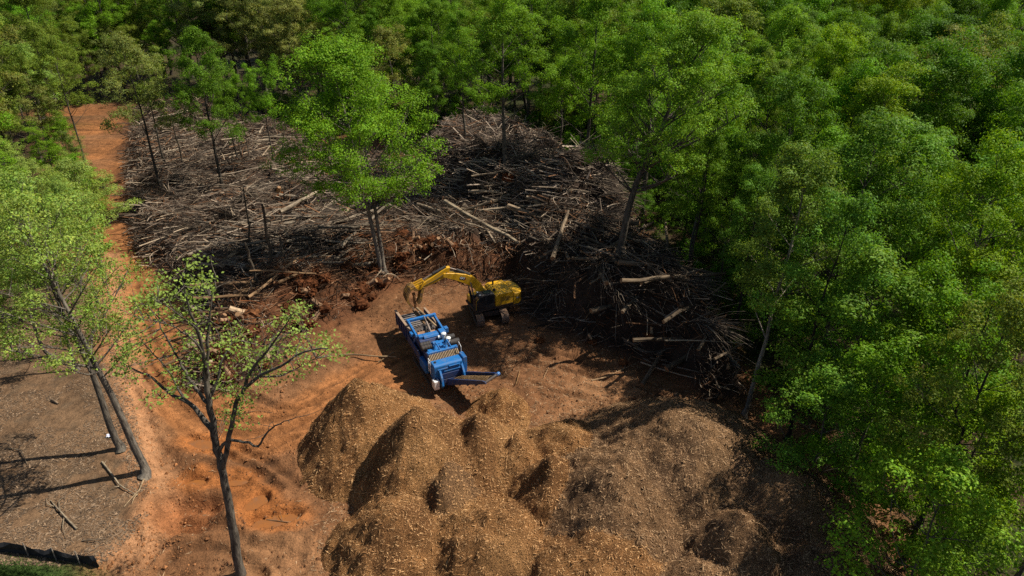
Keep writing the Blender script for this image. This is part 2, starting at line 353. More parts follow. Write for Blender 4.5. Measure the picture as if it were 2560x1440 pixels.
# ------------------------------------------------------------------ ground sheet
def axis(fine0, fine1, step, far0, far1):
    a = [fine0]; st = step
    while a[-1] > far0: st *= 1.35; a.append(a[-1] - st)
    b = [fine1]; st = step
    while b[-1] < far1: st *= 1.35; b.append(b[-1] + st)
    return np.concatenate([a[::-1][:-1], np.arange(fine0, fine1, step), b])
def build_ground():
    gx = axis(-42, 34, .15, -700, 700)
    gy = np.concatenate([axis(17, 50, .14, -120, 50)[:-1], axis(50, 122, .34, 50, 900)]); gy = np.unique(np.round(gy, 4))
    X, Y = np.meshgrid(gx, gy); x = X.ravel(); y = Y.ravel()
    z = ground_z(x, y)
    nx, ny = len(gx), len(gy)
    i = np.arange(nx - 1)[None, :]; j = np.arange(ny - 1)[:, None]
    F = np.stack([j * nx + i, j * nx + i + 1, (j + 1) * nx + i + 1, (j + 1) * nx + i], -1).reshape(-1, 4)
    # soil colours, with the shade of the road ruts painted in
    n1 = fbm(x, y, .3, 4, 20)[:, None]; n2 = fbm(x, y, 1.2, 4, 21)[:, None]; n3 = fbm(x, y, .12, 3, 22)[:, None]
    clay = np.array([.34, .138, .047]) * (.7 + .55 * n2); dirt = np.array([.175, .080, .034]) * (.6 + .9 * n1); 
    pale = np.array([.31, .158, .072])
    c = dirt * (1 - .55 * sst(.45, .7, n3)) + pale * .55 * sst(.45, .7, n3) * (.7 + .6 * n2)
    litt = np.array([.165, .098, .052]) * (.55 + .9 * n1) ; grey = np.array([.115, .078, .047])
    litt = litt * (1 - .6 * sst(.5, .7, n2)) + grey * .6 * sst(.5, .7, n2)
    floor = np.array([.062, .038, .019]) * (.6 + .8 * n2); moss = np.array([.022, .042, .008]); floor = floor * (1 - .65 * sst(.42, .62, n1)) + moss * .65 * sst(.42, .62, n1)
    deb = np.array([.045, .029, .020]) * (.5 + 1.0 * n1); red = np.array([.12, .048, .02]) * (.6 + .8 * n2)
    lit = sst(-.8, .8, sdf(x, y, LITTER) + 2.4 * (n2[:, 0] - .5))[:, None]; c = c * (1 - lit) + litt * lit
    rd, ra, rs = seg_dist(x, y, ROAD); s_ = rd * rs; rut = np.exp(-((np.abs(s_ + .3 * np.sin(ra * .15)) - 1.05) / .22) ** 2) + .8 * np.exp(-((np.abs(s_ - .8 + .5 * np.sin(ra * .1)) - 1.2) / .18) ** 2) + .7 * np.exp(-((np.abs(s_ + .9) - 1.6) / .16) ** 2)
    rut_shade = (np.clip(rut, 0, 1) * (.35 + .65 * sst(.35, .6, n2[:, 0])))[:, None]; clay = clay * (1 - .45 * rut_shade)  # clay darkened along the wheel ruts: groove shading put into the colour
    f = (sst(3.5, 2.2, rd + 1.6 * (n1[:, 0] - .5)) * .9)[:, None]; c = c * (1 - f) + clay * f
    for R in TRK:
        d, _, _ = seg_dist(x, y, R); f = (.38 * np.exp(-(d / .22) ** 2) * (.4 + n2[:, 0]))[:, None]; c = c * (1 - f)
    bd, _, _ = seg_dist(x, y, BANK); f = (sst(1.9, .5, bd + 1.2 * (n2[:, 0] - .5)) * .85)[:, None]; c = c * (1 - f) + np.array([.36, .18, .085]) * (.75 + .5 * n2) * f
    pd = np.hypot((x - PIT[0]) / 2.0, (y - PIT[1]) / 1.5); f = (sst(1.5, .6, pd) * .8)[:, None]; c = c * (1 - f) + np.array([.27, .10, .035]) * (.7 + .6 * n2) * f
    for (px, py, a, b, rot) in PUD:
        q = W(px, py); d = np.hypot((x - q[0]) / (a + .9), (y - q[1]) / (b + .9)); f = (sst(1.3, .7, d) * .75)[:, None]; c = c * (1 - f) + np.array([.33, .115, .03]) * f
    b = sst(-.8, .6, sdf(x, y, BRUSH))[:, None]; c = c * (1 - b) + deb * b
    r = (sst(-1, 1, sdf(x, y, ROOTS)) * .8)[:, None]; c = c * (1 - r) + red * r
    wd = sst(-.5, 2.5, -sdf(x, y, CLEAR) + 2 * (n1[:, 0] - .5))[:, None]; wd = wd * (1 - sst(3.6, 2.4, rd)[:, None]); c = c * (1 - wd) + floor * wd
    q = W(60, 1430); gr = (sst(1.4, .6, np.hypot((x - q[0] + 2) / 6.5, (y - q[1] + 1.1) / 1.5)))[:, None]; c = c * (1 - gr) + np.array([.05, .085, .018]) * gr
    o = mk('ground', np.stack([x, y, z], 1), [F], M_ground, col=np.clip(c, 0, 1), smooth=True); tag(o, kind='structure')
    return gx, gy, z.reshape(ny, nx)
GX, GY, GZ = build_ground()
def grid_at(gx, gy, Z, x, y):
    x = np.asarray(x, float); y = np.asarray(y, float)
    i = np.clip(np.searchsorted(gx, x) - 1, 0, len(gx) - 2); j = np.clip(np.searchsorted(gy, y) - 1, 0, len(gy) - 2)
    u = np.clip((x - gx[i]) / (gx[i + 1] - gx[i]), 0, 1); v = np.clip((y - gy[j]) / (gy[j + 1] - gy[j]), 0, 1)
    return (Z[j, i] * (1 - u) + Z[j, i + 1] * u) * (1 - v) + (Z[j + 1, i] * (1 - u) + Z[j + 1, i + 1] * u) * v
def gz_at(x, y): return grid_at(GX, GY, GZ, x, y)

for k, (px, py, a, b, rot) in enumerate(PUD):
    c = W(px, py); th = np.linspace(0, 2 * math.pi, 48, endpoint=False)
    r = 1.28 + .9 * (fbm(np.cos(th) * 2 + k * 7, np.sin(th) * 2, 1.0, 3, 33) - .5)
    u = a * r * np.cos(th); v = b * r * np.sin(th)
    V = np.stack([c[0] + u * math.cos(rot) - v * math.sin(rot), c[1] + u * math.sin(rot) + v * math.cos(rot), np.full(48, -.15)], 1)
    o = mk('puddle', V, [np.arange(48)[None, :]], M_water); tag(o, kind='structure')

# ------------------------------------------------------------------ wood chip piles
def slivers(p, nrm, L, w, col, r):
    """small wood slivers lying on a surface: thin three-sided splinters"""
    n = len(p); a = r.uniform(0, 2 * math.pi, n)
    d = np.stack([np.cos(a), np.sin(a), r.normal(0, .35, n)], 1); d -= nrm * (d * nrm).sum(1, keepdims=True) * .75; d /= np.linalg.norm(d, axis=1, keepdims=True)
    s = np.cross(d, nrm); s /= np.linalg.norm(s, axis=1, keepdims=True) + 1e-9
    h = nrm * (w * .6)[:, None]
    V = np.stack([p - d * L[:, None] / 2, p + s * w[:, None] + h * .4, p + d * L[:, None] / 2 + h, p - s * w[:, None] + h * 1.2], 1).reshape(-1, 3)
    b = (np.arange(n) * 4)[:, None]
    F = np.concatenate([b + np.array([[0, 1, 3]]), b + np.array([[1, 2, 3]])])
    return V, F, np.repeat(col, 4, 0)
def build_piles():
    st = .16
    gx = np.arange(-26, 36, st); gy = np.arange(13, 46, st)
    X, Y = np.meshgrid(gx, gy); x = X.ravel(); y = Y.ravel()
    Z, own, s = piles_z(x, y); gz = ground_z(x, y)
    nx, ny = len(gx), len(gy)
    i = np.arange(nx - 1)[None, :]; j = np.arange(ny - 1)[:, None]
    Q = np.stack([j * nx + i, j * nx + i + 1, (j + 1) * nx + i + 1, (j + 1) * nx + i], -1).reshape(-1, 4)
    vis = (Z > gz - .12)
    keep = vis[Q].any(1); Q = Q[keep]; fo = own[Q[:, 0]]
    n1 = fbm(x, y, .25, 4, 30)[:, None]; n2 = fbm(x, y, 1.3, 4, 31)[:, None]
    tan = np.array([.46, .222, .080]); yel = np.array([.54, .285, .110]); brn = np.array([.21, .095, .036]); gry = np.array([.25, .165, .098])
    c = tan * (.65 + .7 * n2); f = .6 * sst(.5, .68, n1); c = c * (1 - f) + yel * f
    f = .6 * sst(.52, .66, fbm(x, y, .6, 4, 32))[:, None]; c = c * (1 - f) + brn * f
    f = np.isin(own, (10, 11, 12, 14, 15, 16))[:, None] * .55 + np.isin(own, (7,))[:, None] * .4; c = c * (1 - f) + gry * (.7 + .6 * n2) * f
    P = np.stack([x, y, Z], 1)
    dzx = (piles_z(x + .15, y)[0] - Z) / .15; dzy = (piles_z(x, y + .15)[0] - Z) / .15
    NR = np.stack([-dzx, -dzy, np.ones_like(Z)], 1); NR /= np.linalg.norm(NR, axis=1, keepdims=True)
    r = np.random.default_rng(5)
    for k in range(len(PILES)):
        q = Q[fo == k]
        if not len(q): continue
        ids, inv = np.unique(q, return_inverse=True)
        cen = np.array([PC[k][0], PC[k][1], 0])
        o = mk('wood_chip_pile', P[ids] - cen, [inv.reshape(q.shape)], M_chip, col=c[ids], smooth=True); o.location = cen
        tag(o, PILES[k][6], 'chip pile', 'wood chip piles in the clearing')
        w = ids[(Z[ids] > gz[ids] - .05)]
        if not len(w): continue
        n = int(len(w) * 2.1); pick = r.choice(w, n)
        p = P[pick] + np.stack([r.uniform(-.1, .1, n), r.uniform(-.1, .1, n), r.uniform(-.01, .05, n)], 1) - cen
        L = r.gamma(2.6, .038, n) + .04; L *= np.where(r.uniform(0, 1, n) < .07, 2.4, 1.0); wd = r.uniform(.008, .026, n)
        t = r.uniform(0, 1, (n, 1)); t = t ** 1.6; cc = np.array([.29, .142, .055]) * (1 - t) + np.array([.60, .36, .165]) * t
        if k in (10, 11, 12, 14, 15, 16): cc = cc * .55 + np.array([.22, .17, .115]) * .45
        V, F, C = slivers(p, NR[pick], L, wd, cc, r)
        ch = mk('wood_slivers', V, [F], M_sliver, o, col=C); tag(ch, kind='stuff')
    return gx, gy, Z.reshape(ny, nx)
PGX, PGY, PGZ = build_piles()
def pz_at(x, y):
    x = np.asarray(x, float); y = np.asarray(y, float); return np.where((x > -25.5) & (x < 35) & (y > 13.5) & (y < 45.5), grid_at(PGX, PGY, PGZ, x, y), -9.0)

# slivers and twigs strewn over the open clearing
def build_litter():
    r = np.random.default_rng(15); n = 42000
    px = r.uniform(300, 2150, n); py = r.uniform(690, 1440, n)
    a = (px - 1280) / FPX; b = -(py - 720) / FPX; c, s = math.cos(PITCH), math.sin(PITCH)
    t = -CAM_H / (b * c - s); x = a * t; y = (c + b * s) * t
    ok = inside(x, y, CLEAR) & ~inside(x, y, BRUSH) & ~inside(x, y, LITTER) & (seg_dist(x, y, ROAD)[0] > 2.8) & (fbm(x, y, .35, 3, 40) > .42)
    pz = pz_at(x, y); ok &= pz < gz_at(x, y)
    ok &= (r.uniform(0, 1, n) < np.where(x < -11, .12, 1.0))
    x, y = x[ok], y[ok]; n = len(x); z = gz_at(x, y)
    L = r.gamma(2.2, .09, n) + .06; w = r.uniform(.01, .03, n); tt = r.uniform(0, 1, (n, 1))
    cc = np.array([.14, .075, .035]) * (1 - tt) + np.array([.42, .27, .15]) * tt
    V, F, C = slivers(np.stack([x, y, z + .015], 1), np.tile([0, 0, 1.0], (n, 1)), L, w, cc, r)
    o = mk('wood_debris', V, [F], M_sliver, col=C); tag(o, 'pale wood splinters strewn over the bare clearing floor', 'debris', kind='stuff')
    # dark leaf litter and twigs on the slope left of the track
    n = 26000; px = r.uniform(-60, 400, n); py = r.uniform(690, 1440, n)
    a = (px - 1280) / FPX; b = -(py - 720) / FPX; t = -CAM_H / (b * c - s); x = a * t; y = (c + b * s) * t
    ok = inside(x, y, LITTER) & (fbm(x, y, .5, 3, 41) > .4); x, y = x[ok], y[ok]; n = len(x)
    tt = r.uniform(0, 1, (n, 1)); cc = np.array([.07, .05, .035]) * (1 - tt) + np.array([.30, .20, .12]) * tt
    V, F, C = slivers(np.stack([x, y, gz_at(x, y) + .015], 1), np.tile([0, 0, 1.0], (n, 1)), r.gamma(2, .08, n) + .05, r.uniform(.01, .04, n), cc, r)
    o = mk('leaf_litter', V, [F], M_sliver, col=C); tag(o, 'dry brown leaf litter and twigs on the slope beside the track', 'leaf litter', kind='stuff')
build_litter()
def build_clods():
    r = np.random.default_rng(61); n = 26000; px = r.uniform(250, 1750, n); py = r.uniform(690, 1440, n)
    a = (px - 1280) / FPX; b = -(py - 720) / FPX; c, s = math.cos(PITCH), math.sin(PITCH); t = -CAM_H / (b * c - s); x = a * t; y = (c + b * s) * t
    bd = seg_dist(x, y, BANK)[0]; dens = .25 + .75 * sst(2.2, .4, bd) + 1.2 * sst(.5, .62, fbm(x, y, .4, 3, 62))
    ok = inside(x, y, CLEAR) & ~inside(x, y, BRUSH) & (sdf(x, y, LITTER) < .6) & (pz_at(x, y) < gz_at(x, y)) & (r.uniform(0, 1.6, n) < dens); x, y, bd = x[ok], y[ok], bd[ok]; n = len(x); sz = np.clip(r.gamma(1.5, .022, n) + .02, 0, .15)
    O = np.array([[1, 0, 0], [-1, 0, 0], [0, 1, 0], [0, -1, 0], [0, 0, .8], [0, 0, -.8]]); V = O[None] * r.uniform(.6, 1.3, (n, 6, 1)); an = r.uniform(0, 6.28, n)
    V = np.stack([V[..., 0] * np.cos(an)[:, None] - V[..., 1] * np.sin(an)[:, None], V[..., 0] * np.sin(an)[:, None] + V[..., 1] * np.cos(an)[:, None], V[..., 2]], -1) * sz[:, None, None] + np.stack([x, y, gz_at(x, y) + sz * .25], 1)[:, None]
    F = np.array([[0, 2, 4], [2, 1, 4], [1, 3, 4], [3, 0, 4], [2, 0, 5], [1, 2, 5], [3, 1, 5], [0, 3, 5]]); F = (np.arange(n) * 6)[:, None, None] + F[None]
    clay = sst(6, 2, np.minimum(seg_dist(x, y, ROAD)[0], bd))[:, None]; cc = np.array([.15, .068, .03]) * (1 - clay) + np.array([.30, .13, .05]) * clay; cc = cc * r.uniform(.6, 1.3, (n, 1))
    o = mk('soil_clods', V.reshape(-1, 3), [F.reshape(-1, 3)], M_sliver, col=np.repeat(cc, 6, 0)); tag(o, 'loose clods of red soil scattered over the clearing and the bank', 'clods', kind='stuff')
build_clods()

# ------------------------------------------------------------------ brush heap
def in_poly_points(P, n, r):
    lo = P.min(0); hi = P.max(0); out = []
    while sum(len(o) for o in out) < n:
        q = r.uniform(lo, hi, (n * 3, 2)); out.append(q[inside(q[:, 0], q[:, 1], P)])
    return np.concatenate(out)[:n]
def bent(p, az, tilt, L, bend, r, k=4):
    """k-point bent path through p"""
    n = len(p); d = np.stack([np.cos(az) * np.cos(tilt), np.sin(az) * np.cos(tilt), np.sin(tilt)], 1)
    t = np.linspace(-.5, .5, k); s = np.stack([-np.sin(az), np.cos(az), np.zeros(n)], 1)
    b1 = r.normal(0, 1, n) * bend; b2 = r.normal(0, 1, n) * bend * .6
    q = (t ** 2 * 4 - .5)
    return p[:, None] + d[:, None] * (t[None, :, None] * L[:, None, None]) + s[:, None] * (q[None, :, None] * (b1 * L)[:, None, None]) + np.array([0, 0, 1.0]) * ((q[None, :] * (b2 * L)[:, None])[..., None])
def stick_mesh(name, p, az, tilt, L, R, bend, col, r, k=4, s=3):
    P = bent(p, az, tilt, L, bend, r, k); tp = np.linspace(1, .45, k)[None, :]
    V, Fs = tubes(P, R[:, None] * tp, s)
    return mk(name, V, Fs, M_stick, col=np.repeat(col, k * s, 0))
def stick_cols(n, r, warm=.5, dark=.35):
    pal = np.array([[.34, .285, .225], [.20, .16, .125], [.10, .078, .06], [.045, .038, .033], [.22, .12, .065], [.46, .38, .28]])
    pr = np.array([.17, .2, .22, .17 + dark * .5, warm * .3, .08]); pr /= pr.sum()
    return pal[r.choice(len(pal), n, p=pr)] * r.uniform(.65, 1.25, (n, 1)) * np.array([.97, .91, .84])
def build_brush():
    r = np.random.default_rng(21)
    # left field
    q = in_poly_points(BRUSH, 30000, r); x, y = q.T
    front = inside(x, y, RBANK); back = inside(x, y, BACKH); roots = inside(x, y, ROOTS)
    n = len(x); z = gz_at(x, y)
    L = r.gamma(2.0, .55, n) + .4; L = np.minimum(L, 5.5); R = r.uniform(.013, .045, n) * (.6 + .35 * L) 
    flow = 2.2 * (fbm(x, y, .11, 2, 80) - .5) * math.pi                       # sticks lie in drifts that share a direction
    az = np.where(back, -.5, flow) + r.normal(0, .75, n); tilt = r.normal(.02, .25, n)
    p = np.stack([x, y, z + r.gamma(1.6, .2, n) + .03], 1)
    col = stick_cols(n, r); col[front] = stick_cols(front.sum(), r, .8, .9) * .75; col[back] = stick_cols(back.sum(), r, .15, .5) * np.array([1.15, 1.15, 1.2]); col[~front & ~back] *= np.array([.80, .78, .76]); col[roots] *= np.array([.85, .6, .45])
    m = ~front & ~back
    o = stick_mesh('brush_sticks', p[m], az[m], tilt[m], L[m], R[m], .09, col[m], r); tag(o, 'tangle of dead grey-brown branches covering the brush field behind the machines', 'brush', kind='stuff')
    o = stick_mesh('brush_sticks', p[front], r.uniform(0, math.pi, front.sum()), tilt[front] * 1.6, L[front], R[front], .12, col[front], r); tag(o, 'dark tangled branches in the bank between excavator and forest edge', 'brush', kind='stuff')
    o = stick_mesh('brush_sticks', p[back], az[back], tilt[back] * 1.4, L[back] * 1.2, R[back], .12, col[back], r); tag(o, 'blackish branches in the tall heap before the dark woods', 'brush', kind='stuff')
    # bent branches and curled twig mats woven through the heap
    q = in_poly_points(BRUSH, 9000, r); x, y = q.T; n = len(x); L = r.gamma(2.2, .5, n) + .5
    P = bent(np.stack([x, y, gz_at(x, y) + r.gamma(1.8, .2, n)], 1), r.uniform(0, 6.28, n), r.normal(.05, .35, n), L, .3, r, 7); P += r.normal(0, .03, P.shape)
    V, Fs = tubes(P, (r.uniform(.012, .034, n) * (.6 + .4 * L))[:, None] * np.linspace(1, .3, 7)[None], 3)
    o = mk('brush_branches', V, Fs, M_stick, col=np.repeat(stick_cols(n, r, .9, .2), 21, 0)); tag(o, 'crooked bent branches woven through the whole brush heap', 'brush', kind='stuff')
    # long thin trunks lying in drifts
    for P_, n, az0, sd, br in ((WP([(960, 470), (1120, 450), (1420, 540), (1540, 620), (1480, 680), (1300, 650), (1020, 620)]), 520, -.45, .3, 1.25), (WP([(360, 330), (700, 380), (1000, 450), (960, 600), (560, 700), (340, 600)]), 620, .25, .5, 1.1), (WP([(520, 620), (930, 600), (950, 680), (640, 740)]), 260, .3, .3, .8), (WP([(1340, 700), (1600, 680), (1840, 980), (1700, 970)]), 240, -.9, .5, .7)):
        q = in_poly_points(P_, n, r); x, y = q.T; L = r.uniform(2.5, 7.5, n); P = bent(np.stack([x, y, gz_at(x, y) + r.uniform(.15, .8, n)], 1), az0 + r.normal(0, sd, n), r.normal(0, .1, n), L, .035, r, 5)
        V, Fs = tubes(P, r.uniform(.03, .085, n)[:, None] * np.linspace(1, .4, 5)[None], 5); o = mk('brush_poles', V, Fs, M_stick, col=np.repeat(stick_cols(n, r, .2, .0) * br, 25, 0)); tag(o, 'long thin felled poles lying in drifts on the brush', 'brush', kind='stuff')
    # fans of fine twigs: the tops of felled trees
    A = Acc()
    fans = [(1110, 440, 4.5, 2.6), (1160, 430, 5, 2.2), (1210, 420, 5.3, 1.9), (1250, 425, 5.5, 1.4), (1300, 450, 5, .6), (1340, 440, 5.2, .3), (1390, 490, 4.5, .2), (1440, 500, 4.2, 0), (1480, 540, 3.6, .1), (1500, 560, 3.6, -.2),
            (1540, 590, 3, -.2), (1530, 640, 2.6, -.8), (1490, 660, 2.6, -1.0), (1430, 540, 4, -.3), (1150, 480, 4, -1.2), (1220, 480, 4, -.9), (1280, 500, 4, -.8), (1350, 520, 4, -.6), (1600, 690, 3, -1), (1640, 760, 3, -.8), (1720, 820, 2.5, -.6), (1450, 700, 3, -1.5), (1380, 740, 2.4, -2), (1560, 800, 2.6, -1.2), (1500, 760, 2.6, -1.6), (1780, 900, 2.5, -.8),
            (640, 520, 2.4, .6), (560, 560, 2.2, 2.9), (700, 470, 2.2, .2), (480, 600, 2, 3.5), (420, 520, 2, 2.8), (820, 560, 2, .5), (600, 650, 2, 3.6), (500, 410, 2, 1.0), (900, 600, 2, 0), (760, 620, 2, .4), (380, 590, 1.8, 3.2), (450, 470, 2, .3)]
    for (px, py, z0, az0) in fans:
        c = W(px, py, z0 * .8); gz = float(gz_at(c[0], c[1])); m = 120
        t = r.uniform(0, 1, m); a = az0 + r.normal(0, .38, m); ln = r.uniform(1.6, 4.6, m); up = r.normal(.22, .26, m)
        root = np.array([c[0], c[1], gz + .4]) + np.stack([np.cos(az0) * t * 1.6, np.sin(az0) * t * 1.6, t * .4], 1) - np.array([math.cos(az0) * 2.2, math.sin(az0) * 2.2, 0])
        d = np.stack([np.cos(a) * np.cos(up), np.sin(a) * np.cos(up), np.sin(up)], 1); tt = np.linspace(0, 1, 4)
        P = root[:, None] + d[:, None] * (tt[None, :, None] * ln[:, None, None]) + np.stack([np.zeros((m, 4)), np.zeros((m, 4)), -(tt[None] ** 2) * (ln * .18)[:, None]], -1) + r.normal(0, .07, (m, 4, 3))
        V, F = tubes(P, r.uniform(.012, .03, m)[:, None] * np.array([[1, .8, .6, .35]]), 3)
        A.add(V, F, np.repeat(stick_cols(m, r, .15, .7) * (.8 if px > 1000 else 1), 12, 0))
    V, F, C = A.get(); o = mk('brush_twigs', V, F, M_stick, col=C); tag(o, 'fine leafless twig tops fanning out of the brush heaps', 'brush', kind='stuff')
build_brush()

# ---- logs: individual things sharing a few meshes
def log_mesh(name, L, R, seed):
    r = np.random.default_rng(seed); k, s = 7, 8
    t = np.linspace(-.5, .5, k); P = np.stack([t * L, r.normal(0, .007 * L, k), r.normal(0, .005 * L, k)], 1)[None]
    rad = (R * np.linspace(1.05, .72, k) * r.uniform(.94, 1.06, k))[None]
    V, Fs = tubes(P, rad, s, caps=True)
    V = V + r.normal(0, R * .05, V.shape)
    me_o = mk(name, V, Fs, [M_log, M_cut], midx=[0] * len(Fs[0]) + [1, 1], smooth=False)
    # a couple of snapped side stubs joined to the log body
    me = me_o.data; COL.objects.unlink(me_o); bpy.data.objects.remove(me_o)
    return me
LOGS = [log_mesh('log', L, R, 300 + i) for i, (L, R) in enumerate([(5.2, .16), (3.4, .19), (6.8, .15), (2.4, .23), (4.2, .12), (7.6, .19), (1.8, .17), (3.0, .11)])]
def place_log(me, x, y, dz, az, tilt, color, label, group, sc=1.0, zabs=None):
    o = bpy.data.objects.new('log', me); COL.objects.link(o)
    z = zabs if zabs is not None else float(np.maximum(gz_at(x, y), pz_at(x, y))) + dz
    o.location = (x, y, z); o.rotation_euler = (random.uniform(0, 6), -tilt, az); o.rotation_mode = 'XYZ'
    o.scale = (sc, sc * random.uniform(.6, .95), sc * random.uniform(.6, .95)); o.color = (*color, 1)
    tag(o, label, 'log', group); return o
def build_logs():
    r = np.random.default_rng(31)
    zones = [('log among grey sticks of the brush field beyond the lone tree', 'logs in the brush field', WP([(420, 330), (760, 400), (1000, 440), (1040, 500), (900, 560), (560, 560), (400, 470)]), 70, 1.0, (1.0, .95, .88)),
             ('log in the dense drift between clay track and lone tree', 'logs in the drift by the lone tree', WP([(520, 620), (700, 590), (930, 600), (950, 680), (830, 730), (640, 740), (560, 720)]), 55, .35, (.8, .76, .72)),
             ('trunk sloping down the brush bank above the excavator', 'trunks on the bank above the excavator', WP([(960, 470), (1200, 500), (1420, 580), (1480, 620), (1300, 640), (1020, 620)]), 55, -.42, (1.0, .92, .82)),
             ('stained log in the brush bank between excavator and forest', 'logs in the dark bank by the forest', WP([(1340, 720), (1560, 700), (1680, 800), (1800, 900), (1840, 990), (1720, 970), (1500, 840)]), 60, -.9, (.5, .44, .38)),
             ('muddy log lying in the root debris beside the track', 'logs in the root debris', WP([(480, 880), (620, 770), (860, 760), (700, 830), (580, 950)]), 16, .9, (.75, .55, .38))]
    for label, group, P, n, az0, colr in zones:
        q = in_poly_points(P, n, r)
        for x, y in q:
            ki = r.integers(len(LOGS)); me = LOGS[ki]; v = r.uniform(.6, 1.25); wd = ('long ', 'middling ', 'long ', 'short thick ', 'slim ', 'very long ', 'stubby ', 'slim short ')[ki] + ('dark-toned ' if v < .8 else 'light-toned ' if v > 1.05 else '')
            place_log(me, x, y, r.uniform(.15, .75), az0 * .5 + r.normal(0, .45) if az0 > -.8 else r.uniform(0, 3.1), r.normal(0, .14), [min(c * v, 1.4) for c in colr], wd + label, group, r.uniform(.8, 1.35))
    def hero(p0, p1, z0, z1, rad, colr, label):
        a = np.append(W(*p0, z0), z0); b = np.append(W(*p1, z1), z1); L = np.linalg.norm(b - a); rr = np.random.default_rng(int(p0[0]))
        me = log_mesh('log', L, rad, int(p0[0])); o = bpy.data.objects.new('log', me); COL.objects.link(o)
        d = Vector(b - a).normalized(); o.location = (a + b) / 2; o.rotation_mode = 'QUATERNION'; o.rotation_quaternion = d.to_track_quat('X', 'Z'); o.color = (*colr, 1)
        tag(o, label, 'log')
    G = lambda px, py, dz=.4: float(ground_z(*[np.array([v]) for v in W(px, py, 1.5)])[0]) + dz
    hero((605, 770), (685, 757), 1.7, 1.9, .33, (1.35, .95, .6), 'thick freshly barked orange log with a sawn end above the root balls')
    hero((1800, 868), (1845, 918), 3.0, 1.6, .26, (.62, .72, .82), 'smooth blue-grey log sloping down at the forest end of the bank')
    hero((700, 530), (800, 475), 2.9, 3.3, .22, (.9, .85, .78), 'long grey trunk lying across the middle of the brush field')
    hero((830, 560), (890, 505), 2.7, 3.1, .24, (1.1, 1.0, .86), 'pale straight trunk leaning up just behind the lone tree')
    hero((1110, 505), (1300, 610), 3.6, 2.6, .24, (1.0, .94, .82), 'longest pale trunk running diagonally down above the excavator boom')
    hero((1270, 515), (1410, 560), 4.4, 3.3, .27, (1.05, .92, .78), 'trunk with orange bark scrapes high on the tall heap')
    hero((990, 630), (1130, 595), 2.0, 2.4, .18, (1.1, 1.0, .85), 'light slender trunk lying flat behind the excavator bucket')
    hero((1325, 645), (1445, 650), 2.4, 2.5, .14, (.85, .66, .48), 'thin straight brown pole lying level above the excavator cab')
    hero((545, 668), (590, 628), 2.2, 2.6, .3, (1.1, .92, .7), 'stout peeled log slanting out of the drift near the clay track')
    hero((472, 868), (510, 850), 1.4, 1.7, .36, (.95, .85, .72), 'short thick sawn log end by the edge of the clay track')
    hero((860, 885), (990, 893), .25, .5, .07, (.9, .75, .55), 'thin bent branch lying on bare soil before the grinder feed end')
    hero((945, 905), (985, 880), .2, .45, .05, (.85, .7, .5), 'short forked stick crossing the thin bent branch by the grinder')
    hero((1745, 778), (1772, 742), 2.8, 4.6, .09, (1.3, 1.2, 1.05), 'snapped pale pole sticking up at the forest edge of the bank')
    hero((1690, 985), (1704, 1030), 1.2, .4, .2, (.45, .36, .3), 'dark log tipping off the bank onto the shaded soil')
    hero((1290, 960), (1300, 925), .3, .35, .03, (1.0, .7, .4), 'thin twig standing out on the soil by the conveyor end')
build_logs()

# ---- stumps and root balls
def stump_mesh(seed):
    r = np.random.default_rng(seed); A = Acc()
    bm = bmesh.new(); bmesh.ops.create_icosphere(bm, subdivisions=3, radius=.55)
    V = np.array([v.co[:] for v in bm.verts]); F = np.array([[v.index for v in f.verts] for f in bm.faces]); bm.free()
    d = .45 + 1.1 * fbm(V[:, 0] * 3 + V[:, 2] * 2 + seed, V[:, 1] * 3 - V[:, 2], 1.6, 4, seed); V = V * d[:, None] * np.array([1, 1, .75]); V[:, 2] += .3
    A.add(V, [F])
    n = 24; a = r.uniform(0, 2 * math.pi, n); e = r.uniform(-.3, .9, n); L = r.uniform(.45, 1.05, n)
    d = np.stack([np.cos(a) * np.cos(e), np.sin(a) * np.cos(e), np.sin(e)], 1); t = np.linspace(.3, 1, 5)
    P = np.array([0, 0, .3]) + d[:, None] * (t[None, :, None] * L[:, None, None]) + r.normal(0, .06, (n, 5, 3))
    V, Fs = tubes(P, r.uniform(.03, .08, n)[:, None] * np.linspace(1, .3, 5)[None], 4); A.add(V, Fs)
    body, Fb, _ = A.get()
    a0 = r.uniform(0, 6); d0 = np.array([math.cos(a0) * .7, math.sin(a0) * .7, .7]); t = np.linspace(.2, 1.15, 4)
    Vt, Ft = tubes((np.array([0, 0, .3]) + d0[None, :] * t[:, None])[None], np.array([[.3, .22, .19, .18]]), 9, caps=True)
    return (body, Fb), (Vt, Ft)
STUMPS = []
for sd_ in range(5):
    (b, fb), (t, ft) = stump_mesh(400 + sd_)
    ob = mk('root_mass', b, fb, M_root); ot = mk('trunk_butt', t, ft, [M_log, M_cut], midx=[0] * len(ft[0]) + [1, 1])
    STUMPS.append((ob.data, ot.data)); bpy.data.objects.remove(ob); bpy.data.objects.remove(ot)
def place_stump(x, y, sc, colr, label, group=None, dz=0.0):
    z = float(np.maximum(gz_at(x, y), pz_at(x, y))); root = empty('tree_stump', (x, y, z - .1 + dz), random.uniform(0, 6.28)); root.scale = (sc,) * 3
    root.rotation_euler = (random.uniform(-.4, .4), random.uniform(-.4, .4), random.uniform(0, 6.28))
    b, t = STUMPS[random.randrange(5)]
    for nm, me in (('root_mass', b), ('trunk_butt', t))[:2 if (group is None or random.random() < .3) else 1]:
        o = bpy.data.objects.new(nm, me); COL.objects.link(o); o.parent = root; o.color = (*colr, 1)
    tag(root, label, 'stump', group)
